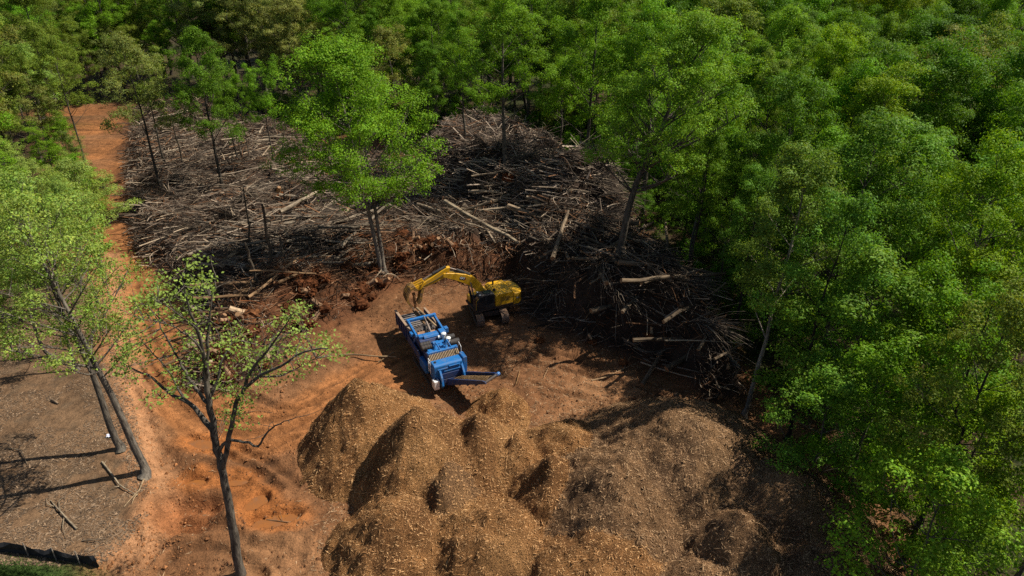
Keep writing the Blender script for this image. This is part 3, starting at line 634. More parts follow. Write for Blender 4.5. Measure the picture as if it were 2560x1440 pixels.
def build_stumps():
    r = np.random.default_rng(77)
    for (px, py, sc, c, lab) in [(632, 815, 1.5, (1.5, 1.25, 1.0), 'big upturned tan stump with splayed roots by the thick orange log'), (660, 885, 1.1, (1.1, .9, .7), 'brown stump at the foot of the root debris beside bare soil'),
                                 (530, 905, 1.2, (1.2, 1.1, 1.0), 'pale grey stump half buried at the clay track edge'), (700, 505, 1.2, (1.6, 1.0, .5), 'bright orange rotten stump in the middle of the brush field'),
                                 (1270, 520, 1.2, (1.7, .9, .5), 'rust-orange root plate on top of the tall heap'), (885, 655, 1.0, (1.0, .7, .5), 'root ball right behind the lone tree trunk')]:
        x, y = W(px, py, 1.4); place_stump(x, y, sc, c, lab)
    P1 = WP([(690, 800), (800, 730), (920, 690), (980, 690), (930, 760), (860, 800), (740, 840)]); P2 = WP([(480, 950), (560, 850), (700, 840), (660, 920), (560, 975)]); P3 = WP([(990, 690), (1280, 690), (1320, 780), (1290, 700), (1000, 640)])
    for P, n, lab, g in ((P1, 26, 'reddish clay-caked root ball in the row facing the grinder', 'root balls facing the grinder'), (P2, 14, 'brown root ball in the heap beside the clay track', 'root balls beside the clay track'), (P3, 18, 'dark red root ball in the bank behind the excavator', 'root balls behind the excavator')):
        for x, y in in_poly_points(P, n, r): place_stump(x, y, r.uniform(.7, 1.25), np.array([1.0, .72, .55]) * r.uniform(.6, 1.1), lab, g, r.uniform(0, .2))
    for (px, py) in [(1350, 845), (1560, 900), (1620, 880), (1480, 850)]:
        x, y = W(px, py, .5); place_stump(x, y, .7, (1.3, 1.0, .7), 'small shredded root clump at the foot of the dark bank', 'root clumps at the foot of the bank')
build_stumps()
#TREES
# ------------------------------------------------------------------ trees
GR = {'bright': (.155, .310, .018), 'mid': (.138, .272, .014), 'dark': (.098, .205, .013), 'olive': (.155, .228, .028), 'yellow': (.185, .300, .010),
      'blue': (.122, .250, .024), 'pale': (.230, .325, .062), 'khaki': (.190, .230, .055)}
WORD = {'bright': 'bright green', 'mid': 'mid green', 'dark': 'deep green', 'olive': 'olive green', 'yellow': 'yellow-green', 'blue': 'bluish green', 'pale': 'pale green', 'khaki': 'khaki green'}

def bez(a, b, c, k):
    t = np.linspace(0, 1, k)[:, None]; return (1 - t) ** 2 * a + 2 * t * (1 - t) * b + t * t * c
def grow(seed, H, R, cb=.38, tr=.3, limbs=22, subs=7, leaves=24000, clump=.62, leaf=.19, gap=0.0, shape='round', twin=False, bare=0.0, lean=(0, 0), lobe=.15):
    """trunk arrays and leaf arrays of one tree; the crown hangs on the ends of real limbs"""
    r = np.random.default_rng(seed); B = {}
    def put(P, Rr, s): B.setdefault((len(P), s), []).append((P, Rr))
    k = 11; t = np.concatenate([[0, .018, .05], np.linspace(.13, 1, 8)]); wob = np.cumsum(r.normal(0, .006 * H, (k, 2)), 0); wob -= wob[0]
    top = H * .93
    T = np.stack([wob[:, 0] + lean[0] * t ** 1.5, wob[:, 1] + lean[1] * t ** 1.5, t * top], 1); Tr = tr * (1 - .86 * t) ** .9; Tr[0] *= 1.75; Tr[1] *= 1.25
    put(T, Tr, 9)
    stems = [T]
    if twin:
        T2 = T + np.stack([(t * .10 + .02) * H * .55, (t * .05) * H, -t * .06 * H], 1); T2[0] = T[0] + np.array([tr * 1.3, .1, 0]); put(T2, Tr * .85, 8); stems.append(T2)
    def at(T, z):
        return np.array([np.interp(z, T[:, 2], T[:, i]) for i in range(3)])
    cl = []
    for i in range(limbs):
        u = (i + .5) / limbs; u = u ** .85
        if shape == 'round': e = math.sin(math.pi * min(1, (.16 + .84 * u)) ** .82) ** .62
        elif shape == 'tall': e = (.55 + .45 * math.sin(math.pi * u ** .7)) * (1 - .45 * u)
        elif shape == 'flat': e = .45 + .55 * u if u < .8 else 1.0 - .25 * (u - .8) / .2
        else: e = 1 - .8 * u
        T_ = stems[i % len(stems)]
        az = i * 2.399 + r.normal(0, .35); rad = R * max(e, .18) * r.uniform(.62, 1.08); zt = H * (cb + (1 - cb) * u) * r.uniform(.95, 1.03)
        z0 = max(cb * H * .72, zt - rad * r.uniform(.55, 1.0)); z0 = min(z0, top * .96); s0 = at(T_, z0); ax = at(T_, min(zt, top))
        tip = np.array([ax[0] + math.cos(az) * rad, ax[1] + math.sin(az) * rad, zt + .03 * H * u])
        mid = s0 * .45 + tip * .55 + np.array([0, 0, -.05 * rad]) + r.normal(0, .10 * rad, 3)
        P = bez(s0, mid, tip, 6); L = np.linalg.norm(tip - s0); r0 = max(.25 * tr * (.5 + .6 * L / R) * (1 - .4 * u), .03)
        put(P, r0 * np.linspace(1, .22, 6), 5)
        live = r.uniform() >= bare
        for j in range(subs):
            tt = r.uniform(.3, 1.0); b0 = np.array([np.interp(tt, np.linspace(0, 1, 6), P[:, c]) for c in range(3)])
            dv = r.normal(0, 1, 3); dv[2] = abs(dv[2]) * .7 + .1; dv += .8 * (tip - s0) / (L + 1e-6); dv /= np.linalg.norm(dv); ln = r.uniform(.16, .42) * R * (.55 + .5 * e)
            b2 = b0 + dv * ln; put(bez(b0, b0 + dv * ln * .5 + r.normal(0, .08 * ln, 3), b2, 4), r0 * .42 * np.array([1, .75, .5, .3]), 4)
            if live and r.uniform() > gap and j % 3 == 0:
                cl.append(b2)
        if live: cl.append(tip)
    V = []; A = Acc()
    for (k_, s_), lst in B.items():
        vv, ff = tubes(np.stack([q[0] for q in lst]), np.stack([q[1] for q in lst]), s_); A.add(vv, ff)
    tv, tf, _ = A.get()
    C = np.array(cl); m0 = len(C); lr = R * lobe * r.uniform(.55, 1.35, m0); per = 11
    d0 = r.normal(0, 1, (m0, per, 3)) + np.array([0, 0, .45]); d0 /= np.linalg.norm(d0, axis=2, keepdims=True)
    C = (C[:, None] + d0 * (lr[:, None] * r.uniform(.75, 1.08, (m0, per)))[..., None] * np.array([1.15, 1.15, .8])).reshape(-1, 3); out = d0.reshape(-1, 3); lob = np.repeat(np.arange(m0), per)
    m = len(C); cr = clump * .62 * r.uniform(.5, 1.5, m); wgt = cr ** 2 / (cr ** 2).sum(); own = r.choice(m, leaves, p=wgt)
    d = r.normal(0, 1, (leaves, 3)); d /= np.linalg.norm(d, axis=1, keepdims=True); rr = r.uniform(0, 1, leaves) ** .4
    p = C[own] + d * (rr * cr[own])[:, None] * np.array([1.15, 1.15, .7]); d = d * .8 + out[own] * .45
    stray = r.uniform(0, 1, leaves) < .06; p[stray] += r.normal(0, .35, (stray.sum(), 3))
    nr = d * 1.0 + np.array([0, 0, .5]) + r.normal(0, .34, (leaves, 3)); nr /= np.linalg.norm(nr, axis=1, keepdims=True)
    a = np.cross(nr, r.normal(0, 1, (leaves, 3))); a /= np.linalg.norm(a, axis=1, keepdims=True) + 1e-9; b = np.cross(nr, a)
    sz = leaf * r.uniform(.55, 1.25, leaves)[:, None]; a = a * sz; b = b * sz * .62
    LV = np.stack([p - a * .5, p + b * .5 - nr * sz * .08, p + a * .5, p - b * .5 - nr * sz * .08], 1).reshape(-1, 3)
    LF = np.arange(leaves * 4).reshape(-1, 4)
    tint = r.uniform(.82, 1.2, (m0, 1))[lob[own]] * r.uniform(.85, 1.15, (m, 1))[own] * r.uniform(.75, 1.25, (leaves, 1)); cc = np.concatenate([tint * r.uniform(.85, 1.2, (leaves, 1)), tint, tint * r.uniform(.7, 1.2, (leaves, 1))], 1)
    return (tv, tf), (LV, [LF], np.repeat(cc, 4, 0))
def tree_data(*a, **k):
    (tv, tf), (lv, lf, cc) = grow(*a, **k)
    o1 = mk('trunk', tv, tf, M_bark, smooth=True); o2 = mk('crown', lv, lf, M_leaf, col=cc)
    d = (o1.data, o2.data); bpy.data.objects.remove(o1); bpy.data.objects.remove(o2); return d
def put_tree(data, x, y, h_scale, color, label, group=None, name='broadleaf_tree', rz=None, tilt=(0, 0), r_scale=None, bark=1.0, cat='tree', z=None):
    z = float(gz_at(x, y)) - .1 if z is None else z
    root = empty(name, (x, y, z), 0); root.rotation_euler = (tilt[1], tilt[0], random.uniform(0, 6.28) if rz is None else rz)
    rs = h_scale if r_scale is None else r_scale; root.scale = (rs, rs, h_scale)
    for nm, me, c in (('trunk', data[0], (bark,) * 3), ('crown', data[1], color)):
        o = bpy.data.objects.new(nm, me); COL.objects.link(o); o.parent = root; o.color = (*c, 1)
    tag(root, label, cat, group); return root
def height_at(px_top, py_top, x, y):
    d = ray(px_top, py_top); t = math.hypot(x, y) / math.hypot(d[0], d[1]); return CAM_H + d[2] * t
def jit(c, s=.22):
    k = random.uniform(1 - s, 1 + s); return (c[0] * k * random.uniform(.9, 1.1), c[1] * k, c[2] * k * random.uniform(.85, 1.15))

TYPES = {   # built at true size: (height, data)
 'r1': (22, tree_data(1, 22, 5.6, .40, .30, 26, 8, 38000, .80, .20)),
 'r2': (20, tree_data(2, 20, 5.2, .38, .27, 24, 8, 34000, .76, .20)),
 'r3': (22, tree_data(3, 22, 6.2, .42, .33, 26, 9, 42000, .86, .21)),
 't1': (24, tree_data(4, 24, 4.6, .38, .26, 28, 8, 34000, .76, .19, shape='tall')),
 't2': (22, tree_data(5, 22, 4.1, .45, .22, 24, 7, 24000, .70, .19, shape='tall', gap=.1)),
 'f1': (21, tree_data(6, 21, 6.0, .50, .30, 24, 9, 36000, .78, .20, shape='flat', gap=.1)),
 's1': (18, tree_data(7, 18, 4.2, .45, .17, 22, 8, 17000, .60, .18, gap=.2)),
 's2': (17, tree_data(8, 17, 4.0, .50, .16, 20, 8, 15000, .58, .18, gap=.25, shape='flat')),
 'm1': (12, tree_data(9, 12, 3.4, .28, .11, 22, 7, 15000, .58, .18, gap=.12)),
 'm2': (10, tree_data(10, 10, 3.2, .22, .08, 20, 7, 12000, .55, .17, gap=.15)),
 'y1': (5.0, tree_data(11, 5, 1.9, .15, .045, 16, 6, 4200, .42, .15, gap=.1)),
 'y2': (3.6, tree_data(12, 3.6, 1.6, .12, .035, 14, 6, 3200, .38, .14, gap=.1)),
}
taken = []
def hero_tree(px, py, pytop, typ, colr, label, R=None, bark=1.0, tilt=(0, 0), name='broadleaf_tree', pxtop=None, zb=None, data=None, H0=None, rz=None, group=None):
    b = W(px, py, 0); g = float(gz_at(b[0], b[1]))
    for _ in range(4): b = W(px, py, g if zb is None else zb); g = float(gz_at(b[0], b[1]))
    h = height_at(px if pxtop is None else pxtop, pytop, b[0], b[1]) - g
    if data is None: H0, data = TYPES[typ]
    s = h / H0; taken.append((b[0], b[1], 3.6 if h > 12 else 2.0))
    return put_tree(data, b[0], b[1], s, jit(GR[colr], .05), label, group, name, rz, tilt, r_scale=s if R is None else s * R, bark=bark)

lone = tree_data(51, 21.5, 6.2, .40, .26, 54, 10, 70000, .8, .2, twin=True, shape='round', lean=(-2.6, 0), lobe=.15)
bigr = tree_data(52, 24, 6.8, .44, .42, 44, 10, 54000, .84, .2, lean=(5.8, 0), gap=.34, lobe=.12)
pal1 = tree_data(54, 19.5, 4.6, .52, .27, 26, 9, 15000, .56, .16, gap=.22)
pal2 = tree_data(55, 19.5, 4.8, .50, .25, 26, 9, 15500, .56, .16, gap=.22)
hero_tree(955, 692, 128, None, 'bright', 'lone tall bright green tree with twin trunks in front of the brush field', data=lone, H0=21.5, bark=1.5, rz=0)
hero_tree(1542, 692, 55, None, 'bright', 'largest tree, leaning dark trunk and huge crown, at the tall heap', data=bigr, H0=24, bark=.85, rz=0)
def near_tree():
    """the forked tree in front: its limbs as seen, given depth"""
    r = np.random.default_rng(53); b = W(606, 1446); g = float(gz_at(b[0], b[1])); Y0 = b[1]
    def at(px, py, dy=0.0):
        d = ray(px, py); t = (Y0 + dy) / d[1]; return np.array([d[0] * t - b[0], dy, CAM_H + d[2] * t - g])
    limbs = [([(606, 1450), (585, 1345), (568, 1235), (553, 1165), (540, 1105), (530, 1050), (522, 1000), (514, 945)], .255, .12, 0, 0),
             ([(556, 1172), (570, 1110), (578, 1060), (590, 1010), (610, 975), (650, 940), (700, 915), (760, 880), (820, 872)], .15, .03, 0, -2.0),
             ([(548, 1130), (565, 1106), (610, 1103), (645, 1115), (665, 1085), (690, 1065), (720, 1050), (748, 1042)], .10, .012, 0, -1.5),
             ([(536, 1088), (500, 1035), (460, 1000), (420, 980), (380, 945), (340, 925), (300, 905)], .15, .02, 0, 1.8),
             ([(524, 1012), (505, 990), (480, 960), (455, 915), (430, 870), (405, 820), (395, 760)], .11, .02, 0, 2.2),
             ([(515, 950), (510, 890), (490, 820), (470, 760), (455, 700)], .12, .02, 0, -1.2), ([(516, 960), (520, 880), (524, 800), (532, 740), (540, 690)], .10, .012, 0, .6),
             ([(520, 1000), (545, 950), (560, 890), (590, 850), (610, 800)], .09, .015, 0, 1.6), ([(610, 975), (625, 930), (660, 890), (700, 835), (735, 780)], .09, .015, -.5, -2.4),
             ([(650, 940), (700, 940), (750, 915), (790, 895)], .05, .012, -.9, .4), ([(460, 1000), (440, 955), (400, 900), (360, 860), (330, 820)], .07, .012, .8, 2.6), ([(578, 1060), (592, 1030), (600, 1000)], .04, .012, 0, -.4),
             ([(490, 820), (440, 780), (380, 745)], .05, .012, -.8, -2.0), ([(505, 880), (470, 840), (420, 810), (360, 800)], .05, .012, -.5, -2.2), ([(590, 850), (640, 860), (690, 865)], .04, .012, 1.2, 2.2), ([(420, 980), (405, 1000), (395, 985)], .03, .01, .8, .9)]
    A = Acc(); nodes = []
    for pts, r0, r1, d0, d1 in limbs:
        k = len(pts); P = smooth_poly(np.array([at(px, py, d0 + (d1 - d0) * i / (k - 1)) for i, (px, py) in enumerate(pts)]), 3); n = len(P); P[1:-1] += r.normal(0, .025, (n - 2, 3))
        rad = r0 + (r1 - r0) * np.linspace(0, 1, n) ** .8; rad = rad * r.uniform(.93, 1.07, n)
        if r0 > .2: rad[0] *= 1.5
        V, F = tubes(P[None], rad[None], 9); A.add(V, F); nodes += list(P[n // 2:])
        for _ in range(7 if r0 < .16 else 0):
            i = r.integers(n // 3, n); dv = r.normal(0, 1, 3); dv[2] = abs(dv[2]) * .6; dv *= r.uniform(.4, 1.3) / np.linalg.norm(dv); V, F = tubes(bez(P[i], P[i] + dv * .5 + r.normal(0, .08, 3), P[i] + dv, 5)[None], (.02 * np.linspace(1, .3, 5))[None], 4); A.add(V, F)
    tv, tf, _ = A.get()
    C = [(380, 740), (420, 720), (450, 745), (480, 760), (400, 790), (440, 800), (470, 705), (510, 690), (520, 735), (500, 800), (350, 800), (330, 840), (370, 850), (345, 760), (400, 870), (350, 890), (320, 870), (470, 850), (490, 900), (430, 920), (455, 960), (395, 700), (430, 760), (365, 770),
         (720, 790), (742, 778), (690, 830), (730, 830), (770, 850), (800, 860), (690, 872), (650, 880), (700, 890), (740, 880), (825, 880), (640, 920), (600, 900), (670, 945), (700, 930), (760, 900), (845, 885), (610, 850), (590, 1020), (602, 1000), (575, 1045), (612, 1045), (395, 985), (575, 960), (545, 850), (300, 905), (320, 930), (540, 930), (560, 830), (480, 660)]
    L = []; K = []
    for (px, py) in C:
        dy = r.uniform(-2.0, 2.2)
        for _ in range(3):
            c = at(px + r.normal(0, 14), py + r.normal(0, 11), dy + r.normal(0, .5)); n = int(r.uniform(10, 44)); L.append(c + r.normal(0, 1, (n, 3)) * np.array([.30, .32, .20])); K.append(np.full(n, r.uniform(.75, 1.25)))
            j = min(nodes, key=lambda q: float(((q - c) ** 2).sum())); V, F = tubes(bez(j, (j + c) / 2 + r.normal(0, .12, 3), c, 5)[None], (.022 * np.linspace(1, .35, 5))[None], 4); tf2 = F; A.add(V, F)
    tv, tf, _ = A.get()
    p = np.concatenate(L); K = np.concatenate(K); n = len(p); nr = np.array([.15, 0, .7]) + r.normal(0, .5, (n, 3)); nr /= np.linalg.norm(nr, axis=1, keepdims=True); a = np.cross(nr, r.normal(0, 1, (n, 3))); a /= np.linalg.norm(a, axis=1, keepdims=True); q = np.cross(nr, a); sz = r.uniform(.10, .20, n)[:, None]
    V = np.stack([p - a * sz * .5, p + q * sz * .33, p + a * sz * .5, p - q * sz * .33], 1).reshape(-1, 3); v = (K * r.uniform(.75, 1.2, n))[:, None]
    root = empty('broadleaf_tree', (b[0], b[1], g)); taken.append((b[0], b[1], 3.0)); tag(root, 'sparse forked tree with bare lower trunk standing nearest, before the chip piles', 'tree')
    o = mk('trunk', tv, tf, M_bark, root, smooth=True); o.color = (.95, .95, .95, 1); o = mk('crown', V, [np.arange(n * 4).reshape(-1, 4)], M_leaf, root, col=np.repeat(np.tile(v, (1, 3)), 4, 0)); o.color = (*GR['pale'], 1)
near_tree()
hero_tree(360, 1192, 470, None, 'pale', 'straight grey-trunked tree on the bank edge, crown pale green', data=pal1, H0=19.5, bark=1.25, rz=0, tilt=(-.11, 0))
hero_tree(303, 1126, 440, None, 'pale', 'tree with dark trunk just behind the bank edge tree, beside the white litter', data=pal2, H0=19.5, bark=.9, rz=0, tilt=(-.09, 0))
hero_tree(196, 925, 425, 's1', 'pale', 'slim pale-leaved tree on the brown slope with a long bare trunk', R=.9, bark=1.0)
hero_tree(126, 888, 450, 's2', 'pale', 'thick-trunked pale tree at the far side of the brown slope', R=.95, bark=1.1)
hero_tree(248, 765, 440, 's1', 'pale', 'thin whitish-trunked tree right at the clay track edge', R=.95, bark=1.5)
hero_tree(268, 712, 425, 's2', 'pale', 'forked thin tree beside the clay track bend', R=1.0, bark=1.1)
hero_tree(20, 820, 430, 'r2', 'pale', 'broad pale crowned tree at the photo edge above the brown slope')
hero_tree(80, 690, 400, 's2', 'bright', 'bright green tree behind the pale group on the slope')
hero_tree(258, 668, 400, 's1', 'pale', 'pale tree whose crown hides the middle of the clay track', R=1.6, bark=1.1)
hero_tree(60, 560, 330, 's1', 'pale', 'small pale tree between the slope group and the far clay bend', R=1.2)
hero_tree(150, 500, 300, 's2', 'mid', 'slim green tree leaning over the clay track from its outer side', R=1.2)
hero_tree(20, 470, 210, 'r2', 'olive', 'olive crowned tree at the photo edge beyond the slope group')
hero_tree(110, 420, 180, 's1', 'khaki', 'khaki slim tree left behind the slim leaning green tree', R=1.3)
hero_tree(235, 600, 395, 'm1', 'bright', 'bright low tree close to the clay track between its two bends', R=1.0)
hero_tree(150, 640, 390, 'r2', 'pale', 'round pale tree right behind the slope group by the track', R=.9)
for k_, (px, py, pt, ty, cl, lab) in enumerate([(150, 350, 250, 'm2', 'olive', 'olive young tree first along the outer edge of the far clay bend'), (172, 400, 290, 'm1', 'mid', 'green young tree second along the outer edge of the clay track'), (192, 450, 330, 'm2', 'khaki', 'khaki young tree third along the outer edge of the clay track'),
    (205, 500, 380, 'm1', 'pale', 'pale young tree fourth along the outer edge of the clay track'), (228, 550, 420, 'm2', 'bright', 'bright young tree fifth along the outer edge of the clay track'), (130, 305, 215, 'm1', 'dark', 'deep green young tree at the very end of the clay track')]): hero_tree(px, py, pt, ty, cl, lab, R=1.15)
for px, py, pt, ty, cl, lab in [(232, 258, 50, 'r2', 'olive', 'olive round tree straight behind the far end of the clay track'), (300, 250, 70, 's1', 'khaki', 'khaki slim tree behind the far end of the track, nearer the brush'), (182, 262, 40, 'r1', 'mid', 'broad green tree over the outer side of the track end'), (350, 246, 60, 'f1', 'olive', 'flat-topped olive tree between track end and brush corner'), (262, 238, 30, 'f1', 'dark', 'deep green flat tree in the second row behind the track end'), (420, 240, 60, 'r2', 'mid', 'green round tree behind the brush corner')]: hero_tree(px, py, pt, ty, cl, lab)
hero_tree(404, 480, 92, 's1', 'khaki', 'khaki tree with dark forking trunk rising from the brush beside the clay track', R=1.05, bark=.55)
hero_tree(420, 418, 110, 's2', 'olive', 'olive tree right behind the khaki tree in the brush', R=.9, bark=.55)
hero_tree(556, 478, 85, 'r2', 'dark', 'deep green tree with a dark bare trunk in the middle of the brush field', R=.85, bark=.55)
hero_tree(592, 412, 150, 's2', 'mid', 'slender green tree just behind the deep green brush tree', R=.75, bark=.6)
hero_tree(626, 405, 190, 's1', 'mid', 'leaning slim tree at the back of the brush field', R=.7, bark=.8)
hero_tree(682, 422, 150, 's2', 'bright', 'slim bright tree beside the lone tree crown', R=.75, bark=.6)
hero_tree(214, 405, 95, 's1', 'olive', 'leaning slim olive tree on the outer side of the clay track', R=.9, bark=.7)
hero_tree(162, 345, 60, 'r2', 'olive', 'olive tree at the far bend of the clay track', bark=.6)
hero_tree(1260, 390, 4, 'r1', 'mid', 'tall grey-trunked tree right behind the tall heap', R=1.1, bark=1.15)
hero_tree(1165, 388, 30, 't1', 'mid', 'twin dark trunk tree at the edge of the woods behind the tall heap', R=.95, bark=.8)
hero_tree(1400, 430, 60, 't2', 'bright', 'slim light-trunked tree between tall heap and the largest tree', bark=1.2)
hero_tree(1080, 395, 110, 't2', 'dark', 'dark narrow tree hidden behind the lone tree crown', bark=.7)
hero_tree(1000, 380, 75, 's1', 'khaki', 'dull khaki tree crown showing behind the lone tree', R=1.1)
hero_tree(1860, 1042, 372, 't2', 'olive', 'olive tree with long bare pale trunk at the end of the brush bank', R=.95, bark=2.0, tilt=(.05, 0), rz=0)
hero_tree(1964, 1100, 480, 's1', 'blue', 'black twin-stemmed tree at the top of the huge chip mound', R=.85, bark=.35)
hero_tree(1828, 870, 420, 't2', 'blue', 'dark forked tree in the undergrowth behind the brush bank', R=.9, bark=.4)
hero_tree(1786, 790, 400, 's1', 'mid', 'brown-trunked tree behind the snapped pale pole', R=.9, bark=1.0)
hero_tree(1708, 762, 330, 's1', 'dark', 'black-trunked tree leaning at the forest edge behind the bank', R=.9, bark=.35, tilt=(.06, 0), rz=0)
hero_tree(2252, 1405, 690, 's1', 'olive', 'olive tree with slanting dark trunk at the front forest corner', R=.9, bark=.5, tilt=(.06, 0), rz=0)
hero_tree(2300, 1310, 640, 's2', 'mid', 'thin dark tree behind the slanting front corner tree', R=.9, bark=.4)
for (px, py, H, typ, colr, lab, R) in [
    (2130, 105, 21, 'r1', 'yellow', 'rounded vivid green crown standing out over the far woods', .95), (2000, 215, 20, 'r3', 'dark', 'clumpy deep green crown below the vivid rounded one', .85),
    (2300, 350, 18, 'r3', 'blue', 'wide silvery blue-green crown in the woods beyond the chip mound', 1.05), (2440, 640, 14, 'r2', 'yellow', 'large yellow-green crown at the photo edge over the shaded undergrowth', 1.1),
    (2520, 390, 19, 'r1', 'yellow', 'golden green crown behind the silvery wide crown', .9), (2110, 345, 17, 'r2', 'bright', 'light green crown between olive tree and silvery crown', .95),
    (1800, 130, 22, 't1', 'mid', 'fresh green crown beside the largest tree', 1.1), (1650, 30, 23, 'r1', 'bright', 'high bright crown behind the largest tree', .95),
    (2470, 1010, 11, 'm1', 'yellow', 'yellowish young tree low at the photo edge', 1.1), (2180, 640, 14, 'm1', 'blue', 'shaded bluish tree under the silvery crown', 1.2),
    (2380, 120, 20, 'r3', 'khaki', 'olive brown crown near the top of the far woods', 1.0), (1480, 40, 22, 'r2', 'mid', 'green crown left of the largest tree in the back row', .9), (2090, 960, 9, 'm2', 'blue', 'bluish young tree beside the black twin-stemmed tree', 1.1),
    (2230, 900, 11, 'm1', 'mid', 'young green tree in the shaded hollow beyond the huge mound', 1.1), (2380, 1180, 10, 'm2', 'bright', 'light green young tree at the front forest corner', 1.15)]:
    x, y = W(px, py, H); H0, data = TYPES[typ]; taken.append((x, y, 4.0 if H > 14 else 2.4)); put_tree(data, x, y, H / H0, jit(GR[colr], .05), lab, r_scale=H / H0 * R)

ORD = ['first', 'second', 'third', 'fourth', 'fifth', 'sixth', 'seventh', 'eighth', 'ninth', 'tenth', 'eleventh', 'twelfth', 'thirteenth', 'fourteenth', 'fifteenth'] + [f'number {k}' for k in range(16, 60)]
def seen_first(FT):
    """leave out trees wholly hidden behind nearer crowns, for a viewer anywhere near the drone"""
    c, s_ = math.cos(PITCH), math.sin(PITCH); cov = np.zeros((100, 190)); YY, XX = np.mgrid[0:100, 0:190]; keep = []
    for f in sorted(FT, key=lambda f: f[0] ** 2 + f[1] ** 2):
        H = TYPES[f[2]][0] * f[6]; zc = H * .72; R = 4.4 * f[8]; dep = f[1] * c + (CAM_H - zc) * s_
        if dep < 5: keep.append(f); continue
        u = 95 + f[0] / dep * 113.8; v = 50 - ((zc - CAM_H) * c + f[1] * s_) / dep * 113.8; ru = R / dep * 113.8; rv = max(ru * .95, .28 * H / dep * 113.8)
        e = ((XX - u) / ru) ** 2 + ((YY - v) / rv) ** 2 < 1
        free = (cov[e] < 1.6).sum() if e.any() else 0
        if free >= max(1, .19 * e.sum()): keep.append(f)
        cov[((XX - u) / ru) ** 2 + ((YY - v) / rv) ** 2 < .7] += 1
    return keep[:300]
def build_forest():
    FT = []
    r = np.random.default_rng(99); st = 5.6; n = 0
    gx = np.arange(-240, 240, st); gy = np.arange(14, 275, st); out = []
    for gy_ in gy:
        for gx_ in gx:
            x = gx_ + r.uniform(-.42, .42) * st; y = gy_ + r.uniform(-.42, .42) * st
            if abs(x) > .80 * y + 16: continue
            if y > 110 and r.uniform() < .25: continue
            if y > 150 and r.uniform() < .3: continue
            out.append((x, y))
    P = np.array(out); dc = sdf(P[:, 0], P[:, 1], CLEAR); rd = seg_dist(P[:, 0], P[:, 1], ROAD)[0]
    for (x, y), d, q in zip(P, dc, rd):
        if d > -1.8 or q < 4.6: continue
        if any((x - a) ** 2 + (y - b) ** 2 < c * c for a, b, c in taken): continue
        left = x < -25
        if x > 10 and y < 46 and r.uniform() < .6: continue
        thin = 6 < x < 27 and 58 < y < 104
        if thin and r.uniform() < .5: continue
        if x > 12 and y < 52:
            typ = r.choice(['m1', 's2', 's1', 's2', 'm2']); zone = 'in shaded woods beside the chip mounds'; cs = ['blue', 'mid', 'dark', 'bright', 'mid']; hh = r.uniform(.8, 1.2)
        elif left and y < 115:
            typ = r.choice(['s1', 's2', 'r2', 'f1']); zone = 'in open woods round the clay track'; cs = ['olive', 'khaki', 'mid', 'pale']; hh = r.uniform(.85, 1.05)
        elif left:
            typ = r.choice(['r1', 'r2', 'r3', 'f1', 's1']); zone = 'past the far end of the clay track'; cs = ['olive', 'mid', 'dark', 'khaki']; hh = r.uniform(.85, 1.05)
        elif x < 22:
            typ = r.choice(['r1', 'r2', 'r3', 't1', 't2', 'f1']); zone = 'in woods behind the tall heap'; cs = ['mid', 'dark', 'bright', 'mid', 'bright', 'olive']; hh = r.uniform(.7, 1.08)
        else:
            typ = r.choice(['r1', 'r2', 'r3', 't1', 'f1', 't2']); cs = ['mid', 'dark', 'olive', 'dark', 'bright', 'mid', 'yellow']; hh = r.uniform(.66, 1.06)
            zone = 'flanking the largest tree' if y < 95 else 'far beyond the largest tree'
        if thin: typ = r.choice(['t2', 's1', 'm1', 's2']); hh = r.uniform(.8, 1.0)
        colr = cs[r.integers(len(cs))]; H0, data = TYPES[typ]; shp = {'r': 'round-crowned', 't': 'narrow', 'f': 'flat-topped', 's': 'slim', 'm': 'young'}[typ[0]]
        FT.append((x, y, typ, colr, shp, zone, hh, r.uniform(.5, 1.2), hh * r.uniform(.85, 1.12), jit(GR[colr])))
    FT = seen_first(FT)
    fam = {}
    for f in FT: fam.setdefault((f[3], f[4], f[5]), []).append(f)
    for (colr, shp, zone), lst in fam.items():
        lst.sort(key=lambda f: f[0] / f[1])
        for k, f in enumerate(lst):
            place = '' if len(lst) == 1 else (', leftmost such' if k == 0 else (', rightmost such' if k == len(lst) - 1 else f', {ORD[k]} from left'))
            put_tree(TYPES[f[2]][1], f[0], f[1], f[6], f[9], f'{WORD[colr]} {shp} tree {zone}{place}', f'{WORD[colr]} {shp} trees {zone}', 'forest_tree', bark=f[7], r_scale=f[8], rz=(f[0] * 7.3 + f[1] * 3.1) % 6.28)
    print('forest trees', len(FT))
    # saplings along the forest edge
    k = 0; fl = CLEAR[:21]
    q = r.uniform([-60, 16], [60, 125], (4200, 2)); d = sdf(q[:, 0], q[:, 1], CLEAR); rd = seg_dist(q[:, 0], q[:, 1], ROAD)[0]
    m = (d < -1.0) & (d > -15) & (np.abs(q[:, 0]) < .78 * q[:, 1] + 6) & (rd > 4.6)
    cand = q[m]; acc = []
    for x, y in cand:
        if len(acc) >= 150: break
        if any((x - a) ** 2 + (y - b) ** 2 < 5.0 for a, b in acc): continue
        acc.append((x, y))
